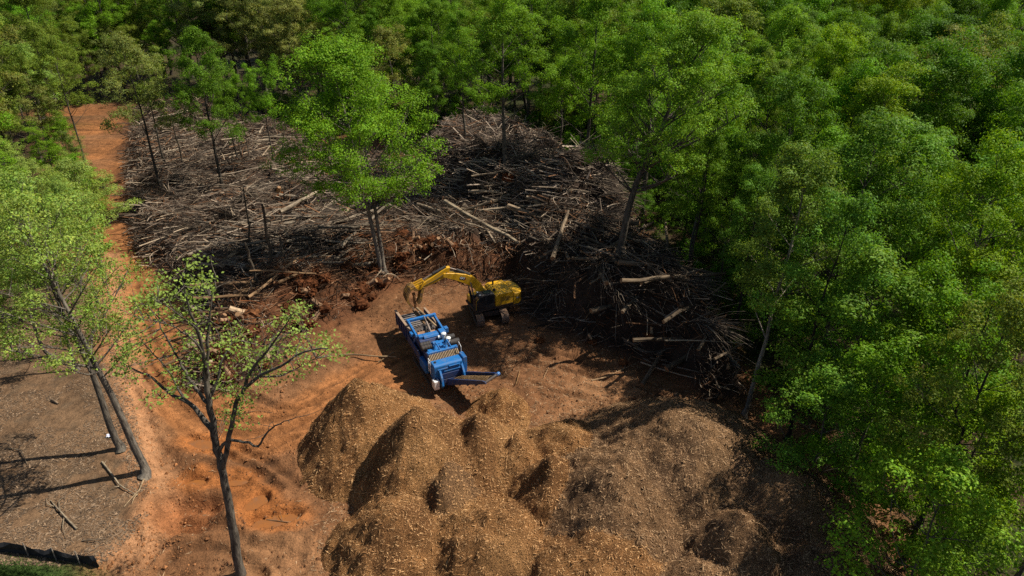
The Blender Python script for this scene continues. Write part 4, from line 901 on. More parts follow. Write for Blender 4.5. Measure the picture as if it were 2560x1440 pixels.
    for x, y in acc:
        typ = ['y1', 'y2'][r.integers(2)]; colr = ['blue', 'mid', 'bright', 'dark', 'bright'][r.integers(5)]
        zone = 'under the trees beside the chip mounds' if (x > 10 and y < 55) else ('along the woods edge by the clay track' if x < -20 else 'along the woods edge behind the brush')
        H0, data = TYPES[typ]; sc_ = r.uniform(.7, 1.3); sw = 'tall ' if H0 * sc_ > 4.8 else 'low ' if H0 * sc_ < 3.4 else ''; put_tree(data, x, y, sc_, jit(GR[colr]), f'{sw}{WORD[colr]} sapling {zone}', f'{sw}{WORD[colr]} saplings {zone}', 'sapling', cat='sapling'); k += 1
    print('saplings', k)
build_forest()
def build_undergrowth():
    r = np.random.default_rng(123); n = 90000
    q = r.uniform([-75, 15], [75, 145], (n, 2)); d = sdf(q[:, 0], q[:, 1], CLEAR)
    m = (d < .3) & (d > -42) & (np.abs(q[:, 0]) < .8 * q[:, 1] + 6) & (fbm(q[:, 0], q[:, 1], .25, 3, 45) > .44) & (seg_dist(q[:, 0], q[:, 1], ROAD)[0] > 4.2)
    q = q[m]; n = len(q); z = gz_at(q[:, 0], q[:, 1]); hgt = r.gamma(1.5, .25, n) * (.4 + 1.2 * fbm(q[:, 0], q[:, 1], .5, 2, 46))
    p = np.stack([q[:, 0], q[:, 1], z + hgt], 1); nr = np.array([0, 0, 1.0]) + r.normal(0, .5, (n, 3)); nr /= np.linalg.norm(nr, axis=1, keepdims=True)
    a = np.cross(nr, r.normal(0, 1, (n, 3))); a /= np.linalg.norm(a, axis=1, keepdims=True); b = np.cross(nr, a); sz = r.uniform(.1, .3, n)[:, None]
    V = np.stack([p - a * sz * .5, p + b * sz * .35, p + a * sz * .5, p - b * sz * .35], 1).reshape(-1, 3)
    v = r.uniform(.6, 1.3, (n, 1)); cc = np.concatenate([v * r.uniform(.8, 1.4, (n, 1)), v, v], 1)
    o = mk('undergrowth', V, [np.arange(n * 4).reshape(-1, 4)], M_leaf, col=np.repeat(cc, 4, 0)); o.color = (.06, .12, .022, 1)
    tag(o, 'low green undergrowth covering the forest floor', 'undergrowth', kind='stuff')
build_undergrowth()
#MACHINES
# ------------------------------------------------------------------ machines
class PB:
    """boxes, prisms and cylinders gathered into one part mesh"""
    def __init__(s, M=None): s.V = []; s.F = []; s.M = M or Matrix()
    def _add(s, vs, fs):
        n = len(s.V); s.V += [tuple(s.M @ Vector(v)) for v in vs]; s.F += [tuple(i + n for i in f) for f in fs]; return s
    def box(s, c, d, rot=(0, 0, 0)):
        R = Euler(rot).to_matrix(); c = Vector(c); h = [x / 2 for x in d]
        vs = [c + R @ Vector((a * h[0], b * h[1], e * h[2])) for a in (-1, 1) for b in (-1, 1) for e in (-1, 1)]
        return s._add(vs, [(0, 1, 3, 2), (4, 6, 7, 5), (0, 4, 5, 1), (2, 3, 7, 6), (0, 2, 6, 4), (1, 5, 7, 3)])
    def prism(s, prof, a, b, ax='y'):
        """profile (u,v) swept from a to b: ax 'y' -> (u,t,v); 'z' -> (u,v,t); 'x' -> (t,u,v)"""
        f = {'y': lambda p, t: (p[0], t, p[1]), 'z': lambda p, t: (p[0], p[1], t), 'x': lambda p, t: (t, p[0], p[1])}[ax]
        n = len(prof); vs = [f(p, a) for p in prof] + [f(p, b) for p in prof]
        return s._add(vs, [tuple(range(n))[::-1], tuple(range(n, 2 * n))] + [(i, (i + 1) % n, n + (i + 1) % n, n + i) for i in range(n)])
    def cyl(s, p0, p1, r0, r1=None, n=14):
        r1 = r0 if r1 is None else r1; p0 = Vector(p0); p1 = Vector(p1); d = (p1 - p0).normalized(); u = d.orthogonal().normalized(); w = d.cross(u); vs = []
        for p, r in ((p0, r0), (p1, r1)): vs += [p + (u * math.cos(2 * math.pi * i / n) + w * math.sin(2 * math.pi * i / n)) * r for i in range(n)]
        return s._add(vs, [tuple(range(n))[::-1], tuple(range(n, 2 * n))] + [(i, (i + 1) % n, n + (i + 1) % n, n + i) for i in range(n)])
    def pipe(s, pts, r, n=6):
        for a, b in zip(pts, pts[1:]): s.cyl(a, b, r, n=n)
        return s
    def beam(s, p0, p1, w, h):
        """square beam between two points: w across, h upright"""
        p0 = Vector(p0); p1 = Vector(p1); d = p1 - p0; L = d.length; q = d.to_track_quat('X', 'Z').to_euler(); return s.box((p0 + p1) / 2, (L, w, h), q)
    def build(s, name, mat, parent, bev=.02, label=None):
        me = bpy.data.meshes.new(name); me.from_pydata(s.V, [], s.F)
        bm = bmesh.new(); bm.from_mesh(me); bmesh.ops.recalc_face_normals(bm, faces=bm.faces)
        if bev: 
            ed = [e for e in bm.edges if len(e.link_faces) == 2 and e.calc_face_angle(0) > .6 and e.calc_length() > bev * 3]
            bmesh.ops.bevel(bm, geom=ed, offset=bev, segments=1, affect='EDGES', clamp_overlap=True)
        bm.to_mesh(me); bm.free(); me.materials.append(mat)
        o = bpy.data.objects.new(name, me); COL.objects.link(o); o.parent = parent
        if label: o['label'] = label
        return o
def text_mesh(body, size, M, mat, parent, name='lettering'):
    cu = bpy.data.curves.new(name, 'FONT'); cu.body = body; cu.size = size; cu.extrude = .004; cu.offset = size * .03; cu.align_x = 'CENTER'; cu.align_y = 'CENTER'
    t = bpy.data.objects.new(name, cu); COL.objects.link(t); bpy.context.view_layer.update()
    me = bpy.data.meshes.new_from_object(t.evaluated_get(bpy.context.evaluated_depsgraph_get())); bpy.data.objects.remove(t); me.transform(M); me.materials.append(mat)
    o = bpy.data.objects.new(name, me); COL.objects.link(o); o.parent = parent; return o
def frame(fx, fy):
    """local axes: forward (fx,fy), left, up"""
    f = Vector((fx, fy, 0)).normalized(); l = Vector((0, 0, 1)).cross(f)
    return Matrix(((f.x, l.x, 0, 0), (f.y, l.y, 0, 0), (0, 0, 1, 0), (0, 0, 0, 1)))
def crawler(M, parent, L, Hh, y0, wid, name='track', nshoe=46):
    """one crawler track: frame, rollers and a belt of shoes"""
    r = Hh / 2; st = L - Hh; per = 2 * st + 2 * math.pi * r
    fr = PB(M).box((0, y0, r), (st, wid * .45, Hh * .55)).build(name, M_dark, parent)
    b = PB(M)
    for i in range(nshoe):
        d = per * i / nshoe
        if d < st: x, z, a = -st / 2 + d, 0, 0
        elif d < st + math.pi * r: q = (d - st) / r; x, z, a = st / 2 + r * math.sin(q), r - r * math.cos(q), q
        elif d < 2 * st + math.pi * r: x, z, a = st / 2 - (d - st - math.pi * r), Hh, math.pi
        else: q = (d - 2 * st - math.pi * r) / r; x, z, a = -st / 2 - r * math.sin(q), r + r * math.cos(q), math.pi + q
        b.box((x, y0, z), (per / nshoe * .9, wid, .05), (0, -a, 0)); k = .04; b.box((x + math.sin(a) * k, y0, z - math.cos(a) * k), (.03, wid, .06), (0, -a, 0))
    b.build('shoe_belt', M_track, fr, 0)
    w = PB(M)
    for x in (-st / 2, st / 2): w.cyl((x, y0 - wid * .3, r), (x, y0 + wid * .3, r), r * .8, n=16)
    for x in np.linspace(-st / 2 + .5, st / 2 - .5, 7): w.cyl((x, y0 - wid * .3, .2), (x, y0 + wid * .3, .2), .15, n=10)
    w.build('rollers', M_dark, fr, 0); return fr
M_track = mat_plain('track_steel', (.17, .12, .09), .6, .35, dirt=(.26, .14, .07), dscale=3)
M_red = mat_plain('red_decal', (.35, .02, .015), .5)
def build_excavator():
    c = W(1220, 786); root = empty('excavator', (c[0], c[1], float(gz_at(c[0], c[1])) + .02)); root.scale = (.87,) * 3; tag(root, 'yellow crawler excavator with raised boom holding a log over the grinder', 'excavator')
    U = frame(.26, -.97); F = frame(-.9, -.43)
    for y in (-1.28, 1.28): crawler(U, root, 4.9, 1.0, y, .75)
    PB(U).box((0, 0, .72), (2.4, 1.9, .5)).box((0, 0, .6), (1.2, 2.4, .35)).build('carbody', M_dark, root)
    PB(F).cyl((0, 0, .95), (0, 0, 1.3), .8, n=24).build('slew_ring', M_dark, root)
    PB(F).box((-.6, 0, 1.38), (5.0, 2.75, .22)).build('deck', M_dark, root)
    PB(F).prism([(-2.25, 1.42), (-2.9, 1.42), (-3.2, 1.2), (-3.38, .8), (-3.45, 0), (-3.38, -.8), (-3.2, -1.2), (-2.9, -1.42), (-2.25, -1.42)], 1.32, 2.62, 'z').build('counterweight', M_yellow, root, .06)
    hood = PB(F).prism([(-2.4, 1.5), (-2.4, 2.7), (-2.15, 2.92), (-.55, 2.92), (-.25, 2.75), (-.25, 1.5)], -1.42, 1.42, 'y').build('engine_hood', M_yellow, root, .07)
    PB(F).box((-1.3, 0, 2.935), (1.2, .9, .05)).build('hood_vent', M_yellow, hood, .015)
    g = PB(F)
    for i in range(7): g.box((-1.75 + i * .15, 1.425, 2.25), (.05, .02, .5))
    g.build('side_louvre', M_dark, hood, 0)
    PB(F).box((-1.25, 1.425, 1.62), (2.2, .02, .03)).box((-2.27, 1.43, 2.1), (.025, .015, 1.1)).box((-.85, 1.43, 2.1), (.025, .015, 1.1)).build('panel_seam', M_decal, hood, 0)
    PB(F).cyl((-.9, -.7, 2.9), (-.9, -.7, 3.35), .09).cyl((-.9, -.7, 3.35), (-1.0, -.7, 3.45), .09, .08).build('exhaust', M_dark, hood, 0)
    PB(F).cyl((-.5, .5, 2.92), (-.5, .5, 3.1), .14).build('air_intake', M_black, hood, 0)
    PB(F).prism([(-.2, 1.5), (-.2, 2.6), (.3, 2.6), (1.2, 2.15), (1.75, 2.1), (1.75, 1.5)], -1.42, -.5, 'y').build('tool_box', M_yellow, root, .04)
    PB(F).prism([(-.2, 1.5), (-.2, 2.4), (.2, 2.4), (.25, 1.5)], -.45, .4, 'y').build('boom_bracket', M_dark, root)
    cab = PB(F).prism([(-.15, 1.5), (-.2, 2.95), (-.05, 3.12), (1.25, 3.15), (1.5, 3.0), (1.85, 2.2), (1.85, 1.6), (1.75, 1.5)], .45, 1.42, 'y').build('cab', M_black, root, .05)
    PB(F).prism([(.85, 2.05), (.85, 2.98), (1.4, 2.95), (1.72, 2.2), (1.72, 2.05)], 1.425, 1.435, 'y').build('window', M_glass, cab, 0)
    PB(F).prism([(-.05, 2.2), (-.08, 2.98), (.75, 3.0), (.75, 2.05), (.2, 2.05)], 1.425, 1.435, 'y').build('window', M_glass, cab, 0)
    PB(F).prism([(.85, 1.62), (.85, 1.95), (1.72, 1.95), (1.72, 1.62)], 1.425, 1.435, 'y').build('window', M_glass, cab, 0)
    PB(F).box((1.69, .935, 2.62), (.03, .8, .75), (0, -.40, 0)).build('windscreen', M_glass, cab, 0)
    PB(F).box((.55, .93, 3.165), (.7, .6, .05)).build('roof_hatch', M_glass, cab, .01)
    PB(F).cyl((1.3, 1.25, 3.18), (1.45, 1.25, 3.18), .07).cyl((1.3, .6, 3.18), (1.45, .6, 3.18), .07).build('work_light', M_white, cab, 0)
    PB(F).pipe([(1.9, 1.5, 1.7), (1.9, 1.55, 2.7), (1.6, 1.5, 2.95)], .025).build('grab_rail', M_yellow, cab, 0)
    PB(F).pipe([(1.6, -1.35, 2.1), (1.6, -1.35, 2.9), (.2, -1.35, 3.2), (-.2, -1.35, 3.0)], .025).pipe([(-.5, -1.35, 2.95), (-.5, -1.35, 3.3), (-2.0, -1.35, 3.3), (-2.0, -1.35, 2.95)], .022).build('handrail', M_decal, root, 0)
    # boom, arched
    cl = [(.35, 1.9, .55), (.75, 2.9, .75), (1.15, 3.65, .85), (1.8, 4.35, .95), (2.6, 4.85, .9), (3.5, 5.25, .72), (4.5, 5.6, .5), (4.75, 5.66, .35)]
    top, bot = [], []
    for i, (f, z, w) in enumerate(cl):
        a = cl[max(i - 1, 0)]; b = cl[min(i + 1, len(cl) - 1)]; d = Vector((b[0] - a[0], b[1] - a[1])).normalized(); n = Vector((-d.y, d.x)) * w / 2
        top.append((f + n.x, z + n.y)); bot.append((f - n.x, z - n.y))
    boom = PB(F).prism(top + bot[::-1], -.3, .3, 'y').build('boom', M_yellow, root, .03)
    for y in (-.48, .48):
        PB(F).cyl((1.5, y, 1.6), (1.75, y, 2.9), .13).build('boom_cylinder', M_black, boom, 0); PB(F).cyl((1.75, y, 2.9), (2.0, y, 4.35), .07).build('piston_rod', M_steel, boom, 0)
    PB(F).cyl((1.9, 0, 5.05), (3.3, 0, 5.85), .15).build('stick_cylinder', M_black, boom, 0); PB(F).cyl((3.3, 0, 5.85), (4.05, 0, 6.22), .075).build('piston_rod', M_steel, boom, 0)
    for y in (-.14, .14): PB(F).pipe([(1.2, y, 4.2), (1.9, y * 1.1, 4.95), (2.8, y, 5.42), (3.6, y, 5.72), (4.4, y, 5.95)], .035).build('hydraulic_hose', M_black, boom, 0)
    # stick
    stick = PB(F).prism([(3.95, 6.35), (4.35, 6.35), (4.95, 6.1), (7.55, 4.85), (7.65, 4.62), (7.5, 4.5), (5.2, 5.15), (4.5, 5.35), (4.2, 5.6)], -.22, .22, 'y').build('stick', M_yellow, root, .03)
    PB(F).cyl((4.35, 0, 6.42), (5.7, 0, 5.95), .14).build('bucket_cylinder', M_black, stick, 0); PB(F).cyl((5.7, 0, 5.95), (6.75, 0, 5.5), .075).build('piston_rod', M_steel, stick, 0)
    PB(F).beam((6.75, .27, 5.5), (7.0, .27, 4.95), .06, .14).beam((6.75, -.27, 5.5), (7.0, -.27, 4.95), .06, .14).beam((6.75, .2, 5.5), (7.7, .2, 5.2), .08, .16).beam((6.75, -.2, 5.5), (7.7, -.2, 5.2), .08, .16).build('linkage', M_yellow, stick, .01)
    for y in (-.25, .25): PB(F).pipe([(4.3, y, 5.9), (5.5, y, 5.35), (6.8, y, 4.9)], .03).build('hydraulic_hose', M_black, stick, 0)
    M_bk = mat_plain('bucket_paint', (.40, .21, .03), .6, dirt=(.12, .07, .035), dscale=2.5, dlo=.36, dhi=.6)
    out = [(7.35, 4.65), (7.75, 5.25), (8.2, 5.1), (8.55, 4.6), (8.65, 4.0), (8.5, 3.45), (8.2, 3.05)]; inn = [(8.1, 3.1), (8.36, 3.5), (8.48, 4.0), (8.38, 4.5), (8.1, 4.9), (7.8, 5.0)]
    bk = PB(F)
    for y in (-.55, -.28, 0, .28, .55): bk.prism(out[1:] + inn[:6], y - .05, y + .05, 'y')
    bk.cyl((7.75, -.6, 5.1), (7.75, .6, 5.1), .12).cyl((8.5, -.6, 4.3), (8.5, .6, 4.3), .07).cyl((8.4, -.6, 3.45), (8.4, .6, 3.45), .06).prism([(7.35, 4.65), (7.75, 5.25), (8.1, 5.1), (7.7, 4.6)], -.3, .3, 'y').build('bucket', M_bk, root, 0)
    t = PB(F)
    for y in np.linspace(-.55, .55, 5): t.prism([(8.25, 3.1), (8.1, 3.05), (7.85, 2.72), (7.95, 2.72)], y - .06, y + .06, 'y')
    t.build('bucket_teeth', M_steel, root, 0)
    th = PB(F)
    for y in (-.3, 0, .3): th.prism([(6.7, 4.85), (6.95, 4.75), (7.2, 4.2), (7.3, 3.6), (7.5, 3.15), (7.35, 3.1), (7.05, 3.5), (6.95, 4.1)], y - .05, y + .05, 'y')
    th.cyl((6.85, -.35, 4.75), (6.85, .35, 4.75), .08).cyl((7.1, -.35, 3.9), (7.1, .35, 3.9), .06).build('thumb', M_bk, root, 0)
    # decals on the boom and on the counterweight flank
    def decal(f, z, s, ang, y, par):
        T = F @ Matrix.Translation((f, y, z)) @ Matrix.Rotation(math.radians(90), 4, 'X') @ Matrix.Rotation(math.pi, 4, 'Y') @ Matrix.Rotation(ang, 4, 'Z')
        PB(T).prism([(-.95 * s, -.42 * s), (.75 * s, -.42 * s), (1.05 * s, 0), (.75 * s, .42 * s), (-.95 * s, .42 * s)], 0, .006, 'z').build('decal_plate', M_decal, par, 0)
        PB(T).prism([(.62 * s, -.36 * s), (.75 * s, -.36 * s), (.98 * s, 0), (.75 * s, .36 * s), (.62 * s, .36 * s), (.8 * s, 0)], .006, .01, 'z').build('decal_stripe', M_red, par, 0)
        text_mesh('CAT', .75 * s, T @ Matrix.Translation((-.14 * s, 0, .012)), M_white, par)
    decal(2.75, 4.92, .36, math.radians(-24), .305, boom); decal(-2.75, 2.05, .2, 0, 1.43, hood)
    # the log it holds, and one dropped across the feed
    h = root.location
    def loose(name, a, b, rad, colr, label):
        a = F @ Vector(a) * .87 + h; b = F @ Vector(b) * .87 + h; me = log_mesh('log', (b - a).length, rad, int(rad * 1000)); o = bpy.data.objects.new('log', me); COL.objects.link(o)
        o.location = (a + b) / 2; o.rotation_mode = 'QUATERNION'; o.rotation_quaternion = (b - a).to_track_quat('X', 'Z'); o.color = (*colr, 1); tag(o, label, 'log')
    loose('log', (7.75, 0, 4.3), (7.75, .25, 1.9), .14, (.95, .55, .3), 'short reddish log held upright in the excavator bucket')
build_excavator()
def build_grinder():
    ax = Vector((.44, -.9, 0)).normalized(); M = frame(ax.x, ax.y); o0 = Vector((-8.45, 49.7, 0))
    root = empty('horizontal_grinder', (o0.x, o0.y, float(gz_at(-6.5, 45.5)) + .02)); root.scale = (.88,) * 3; tag(root, 'blue tracked horizontal grinder with feed deck and rising discharge conveyor', 'grinder')
    # local: x along the machine from feed end to discharge end; y to the machine's left (-) is the shaded camera side
    for y in (-1.15, 1.15): crawler(M @ Matrix.Translation((6.4, 0, 0)), root, 5.0, .95, y, .5)
    PB(M).box((5.6, 0, 1.2), (9.0, 1.7, .45)).box((5.6, -1.0, 1.5), (8.4, .25, .35)).box((5.6, 1.0, 1.5), (8.4, .25, .35)).build('chassis', M_dblue, root)
    fd = PB(M).prism([(-.6, 2.05), (4.6, 1.75), (4.6, 1.55), (-.6, 1.85)], -1.15, 1.15, 'y').build('feed_deck', M_dark, root)
    for i in range(17):
        x = -.5 + i * .3; PB(M).box((x, 0, 2.13 - .058 * (x + .6)), (.12, 2.2, .07)).build('feed_slat', M_slat, fd, 0)
    wl = PB(M).prism([(-.7, 1.5), (-.7, 2.75), (4.7, 2.95), (4.7, 1.3)], -1.42, -1.28, 'y').build('side_wall', M_dblue, root)
    PB(M).beam((-.7, -1.36, 2.78), (4.7, -1.36, 2.98), .22, .08).build('wall_cap', M_cap, wl, 0)
    for x in np.linspace(-.2, 4.2, 7): PB(M).box((x, -1.46, 2.1), (.09, .1, 1.25)).build('wall_rib', M_dblue, wl, 0)
    wr = PB(M).prism([(-.2, 1.5), (-.2, 2.6), (4.7, 2.95), (4.7, 1.3)], 1.28, 1.42, 'y').build('side_wall', M_dblue, root); PB(M).beam((-.2, 1.36, 2.63), (4.7, 1.36, 2.98), .2, .07).build('wall_cap', M_cap, wr, 0)
    # feed roller yoke
    PB(M).box((3.0, 0, 3.55), (.28, 2.7, .26)).box((3.0, -1.3, 3.45), (.36, .2, .42)).box((3.0, 1.3, 3.45), (.36, .2, .42)).build('yoke_beam', M_blue, root)
    for y in (-1.25, 1.25): PB(M).prism([(2.9, 3.35), (2.95, 3.6), (5.2, 3.3), (5.4, 2.9), (4.9, 2.8)], y - .09, y + .09, 'y').build('yoke_arm', M_blue, root)
    PB(M).cyl((3.9, -1.1, 2.75), (3.9, 1.1, 2.75), .5, n=18).build('feed_roller', M_dark, root, 0)
    pr = PB(M); [pr.box((3.9 + .52 * math.cos(a), y, 2.75 + .52 * math.sin(a)), (.12, .06, .12), (0, -a, 0)) for a in np.arange(0, 6.2, .7) for y in np.linspace(-1, 1, 8)]; pr.build('roller_teeth', M_steel, root, 0)
    PB(M).cyl((4.0, .15, 3.6), (5.6, .1, 3.0), .1).cyl((3.2, .2, 3.75), (4.0, .15, 3.6), .055).build('lift_cylinder', M_steel, root, 0)
    PB(M).prism([(4.1, 2.3), (4.0, 2.8), (4.5, 3.05), (5.0, 2.6), (5.0, 2.2)], -.95, -.2, 'y').build('feed_chute_plate', M_rust, root)
    PB(M).box((4.45, .75, 2.8), (.9, .8, .06), (0, .25, .1)).build('feed_chute_plate', M_rust, root)
    # mill housing
    PB(M).prism([(4.8, 1.2), (4.8, 2.75), (5.3, 3.15), (6.2, 3.2), (6.4, 2.9), (6.4, 1.2)], -1.3, 1.3, 'y').build('mill_housing', M_dblue, root, .04)
    PB(M).prism([(5.25, 3.18), (5.45, 3.42), (6.0, 3.45), (6.15, 3.24)], -.85, .55, 'y').build('mill_hood', M_blue, root, .04)
    PB(M).box((5.75, .95, 3.35), (.7, .55, .3)).build('valve_box', M_blue, root, .03); PB(M).box((5.7, -1.05, 3.32), (.5, .4, .26)).build('valve_box', M_blue, root, .03)
    PB(M).box((5.1, 1.55, 3.05), (.45, .35, .5)).build('control_box', M_blue, root, .03); PB(M).box((4.6, -1.5, 3.1), (.5, .28, .3)).build('junction_box', M_blue, root, .03)
    PB(M).prism([(3.6, 1.9), (3.7, 2.6), (6.9, 2.4), (6.9, 1.6)], -1.62, -1.5, 'y').build('side_guard', M_dblue, root, .02)
    # engine bay
    PB(M).box((7.35, 0, 2.0), (2.0, 2.5, 1.5)).build('engine_bay', M_dblue, root, .03)
    PB(M).prism([(-.55, -.0), (.55, 0), (.75, .35), (.55, .75), (-.6, .65)], 2.76, 3.05, 'z').build('engine_cover', M_blue, root, .03).location = (M @ Vector((7.15, 0, 0)))[:]
    PB(M).box((7.4, .1, 2.95), (1.5, 1.15, .35)).box((7.0, -.1, 3.18), (.5, .6, .14)).box((7.75, .25, 3.17), (.45, .5, .12)).build('engine_deck', M_blue, root, .04)
    for x, y in ((6.75, -1.0), (7.25, -1.05)):
        f = PB(M).cyl((x, y - .45, 3.1), (x, y + .45, 3.1), .24, n=18).build('air_cleaner', M_black, root, 0)
        rb = PB(M); [rb.cyl((x, y + d, 3.1), (x, y + d + .05, 3.1), .26, n=18) for d in (-.4, -.15, .1, .33)]; rb.build('clamp_band', M_dark, f, 0)
    for x, y in ((6.5, 1.05), (7.35, 1.15)):
        f = PB(M).cyl((x, y - .1, 3.05), (x, y + .75, 3.05), .27, n=18).build('muffler', M_black, root, 0)
        PB(M).cyl((x - .05, y - .2, 2.9), (x - .05, y - .2, 3.5), .16, n=18).build('intake_stack', M_white, root, 0)
        PB(M).cyl((x - .05, y - .2, 3.5), (x - .05, y - .2, 3.58), .22, n=20).cyl((x - .05, y - .2, 3.58), (x - .05, y - .2, 3.66), .22, .1, n=20).build('rain_cap', M_white, root, 0)
    PB(M).cyl((6.35, .35, 3.25), (6.35, .6, 3.25), .14, n=14).build('lamp', M_white, root, 0)
    # cooler package
    PB(M).box((8.3, 0, 3.1), (.34, 2.75, .34)).box((8.15, -.95, 3.2), (.5, .55, .2)).build('cooler_beam', M_blue, root, .03)
    for y in (-.45, .55):
        PB(M).beam((8.3, y - .28, 3.2), (7.95, y, 3.85), .09, .09).beam((8.3, y + .28, 3.2), (7.95, y, 3.85), .09, .09).beam((7.95, y, 3.85), (7.6, y, 3.2), .09, .09).build('lifting_frame', M_blue, root, 0)
    PB(M).prism([(8.45, 3.05), (8.95, 2.72), (8.9, 1.5), (8.3, 1.5)], -1.33, 1.33, 'y').build('cooler_core', M_grille, root, .0)
    for i in range(19):
        y = -1.26 + i * .14; PB(M).beam((8.47, y, 3.1), (8.99, y, 2.76), .05, .06).build('cooler_slat', M_slat2, root, 0)
    bx = PB(M).prism([(8.98, 1.3), (8.98, 2.78), (9.1, 2.88), (9.85, 2.88), (10.0, 2.75), (10.0, 1.3)], -1.4, 1.15, 'y').build('fuel_tank', M_blue, root, .05)
    PB(M).box((10.03, -.1, 2.45), (.08, 2.0, .1)).box((10.03, .2, 2.2), (.1, 1.5, .09)).box((10.05, .4, 2.6), (.1, 1.0, .08)).build('tank_rail', M_blue, bx, .01)
    PB(M).cyl((9.45, -1.1, 2.88), (9.45, -1.1, 2.95), .11).build('filler_cap', M_decal, bx, 0)
    for i in range(5): PB(M).box((9.05 + i * .2, 1.42, 2.25), (.13, .34, 1.5)).build('oil_cooler_fin', M_blue, root, .02)
    PB(M).box((9.95, .1, 1.75), (.3, 2.0, .5)).build('bumper', M_dblue, root)
    for y in (-1.0, 1.0): PB(M).prism([(9.9, 1.0), (9.9, 2.6), (10.5, 1.9), (10.7, 1.2), (10.5, .9)], y, y + .18, 'y').build('hitch_bracket', M_blue, root, .02)
    wt = PB(M).box((10.1, -1.35, 1.2), (.6, .5, .85)).build('white_tank', M_white, root, .05); PB(M).cyl((10.1, -1.35, 1.62), (10.1, -1.35, 1.7), .09).build('tank_cap', M_decal, wt, 0)
    PB(M).pipe([(8.9, -1.5, 1.8), (8.9, -1.5, 3.1), (9.35, -1.5, 3.1), (9.35, -1.5, 1.8)], .03).pipe([(8.9, -1.5, 2.1), (9.35, -1.5, 2.1)], .025).pipe([(8.9, -1.5, 2.45), (9.35, -1.5, 2.45)], .025).pipe([(8.9, -1.5, 2.8), (9.35, -1.5, 2.8)], .025).build('ladder', M_white, root, 0)
    PB(M).pipe([(8.3, 1.45, 3.2), (8.5, 1.45, 3.7), (9.0, 1.45, 3.5), (9.0, 1.45, 2.9)], .025).build('handrail', M_white, root, 0)
    PB(M).box((7.6, -1.45, 1.65), (1.6, .35, .9)).build('battery_box', M_blue, root, .04)
    # discharge conveyor, slewed and rising
    a = math.radians(24); C = M @ Matrix.Translation((9.6, .35, 1.0)) @ Matrix.Rotation(a, 4, 'Z') @ Matrix.Rotation(-math.radians(24), 4, 'Y')
    cv = PB(C).box((2.2, 0, -.12), (4.8, 1.2, .05)).build('conveyor', M_black, root, 0)
    for y in (-.72, .72): PB(C).prism([(-.6, -.35), (-.6, .3), (4.6, .15), (4.9, .02), (4.9, -.16)], y - .06, y + .06, 'y').build('conveyor_beam', M_dblue, cv, .015)
    PB(C).cyl((4.75, -.64, -.06), (4.75, .64, -.06), .13, n=14).build('head_drum', M_dark, cv, 0); PB(C).cyl((4.75, .79, -.06), (4.75, 1.05, -.06), .16, n=14).build('drum_motor', M_blue, cv, .02)
    for x in (.6, 1.6, 2.6, 3.6): PB(C).box((x, 0, -.28), (.1, 1.6, .1)).build('cross_member', M_dblue, cv, 0)
    r = np.random.default_rng(3); n = 1500; p = np.stack([r.uniform(.2, 4.7, n), np.clip(r.normal(0, .3, n), -.62, .62), np.zeros(n)], 1); p[:, 2] = .02 + .22 * np.exp(-(p[:, 1] / .4) ** 2) * r.uniform(.6, 1, n)
    xs = np.linspace(0, 4.75, 24); ys = np.linspace(-.68, .68, 9); X, Y = np.meshgrid(xs, ys); Z = -.06 + .24 * np.exp(-(Y / .4) ** 2) + .1 * (fbm(X, Y, 3, 2, 9) - .5); i = np.arange(23)[None, :]; j = np.arange(8)[:, None]
    Vb = np.array([(C @ Vector(q))[:] for q in np.stack([X.ravel(), Y.ravel(), Z.ravel()], 1)]); mk('chip_stream', Vb, [np.stack([j * 24 + i, j * 24 + i + 1, (j + 1) * 24 + i + 1, (j + 1) * 24 + i], -1).reshape(-1, 4)], M_chip, cv, col=np.tile([.36, .22, .10], (len(Vb), 1)), smooth=True)
M_slat = mat_plain('bright_slat', (.50, .47, .46), .35, .7, dirt=(.22, .14, .09), dscale=4)
M_slat2 = mat_plain('cooler_slat_dust', (.34, .25, .15), .7, dirt=(.2, .13, .07), dscale=5)
M_cap = mat_plain('worn_wall_cap', (.30, .21, .14), .7, dirt=(.18, .12, .08), dscale=3)
M_rust = mat_plain('rubbed_plate', (.34, .18, .09), .55, .2, dirt=(.14, .09, .06), dscale=2)
build_grinder()
def grinder_logs():
    for (a, b, rad, colr, lab) in [((1043, 770, 3.2), (1090, 815, 3.0), .09, (1.1, .9, .65), 'thin pale log lying along the grinder feed deck'), ((1035, 775, 2.8), (1070, 820, 2.7), .17, (.7, .5, .35), 'thick brown log entering the grinder rollers')]:
        A = Vector((*W(a[0], a[1], a[2]), a[2])); Bq = Vector((*W(b[0], b[1], b[2]), b[2])); me = log_mesh('log', (Bq - A).length, rad, int(rad * 999)); o = bpy.data.objects.new('log', me); COL.objects.link(o)
        o.location = (A + Bq) / 2; o.rotation_mode = 'QUATERNION'; o.rotation_quaternion = (Bq - A).to_track_quat('X', 'Z'); o.color = (*colr, 1); tag(o, lab, 'log')
grinder_logs()

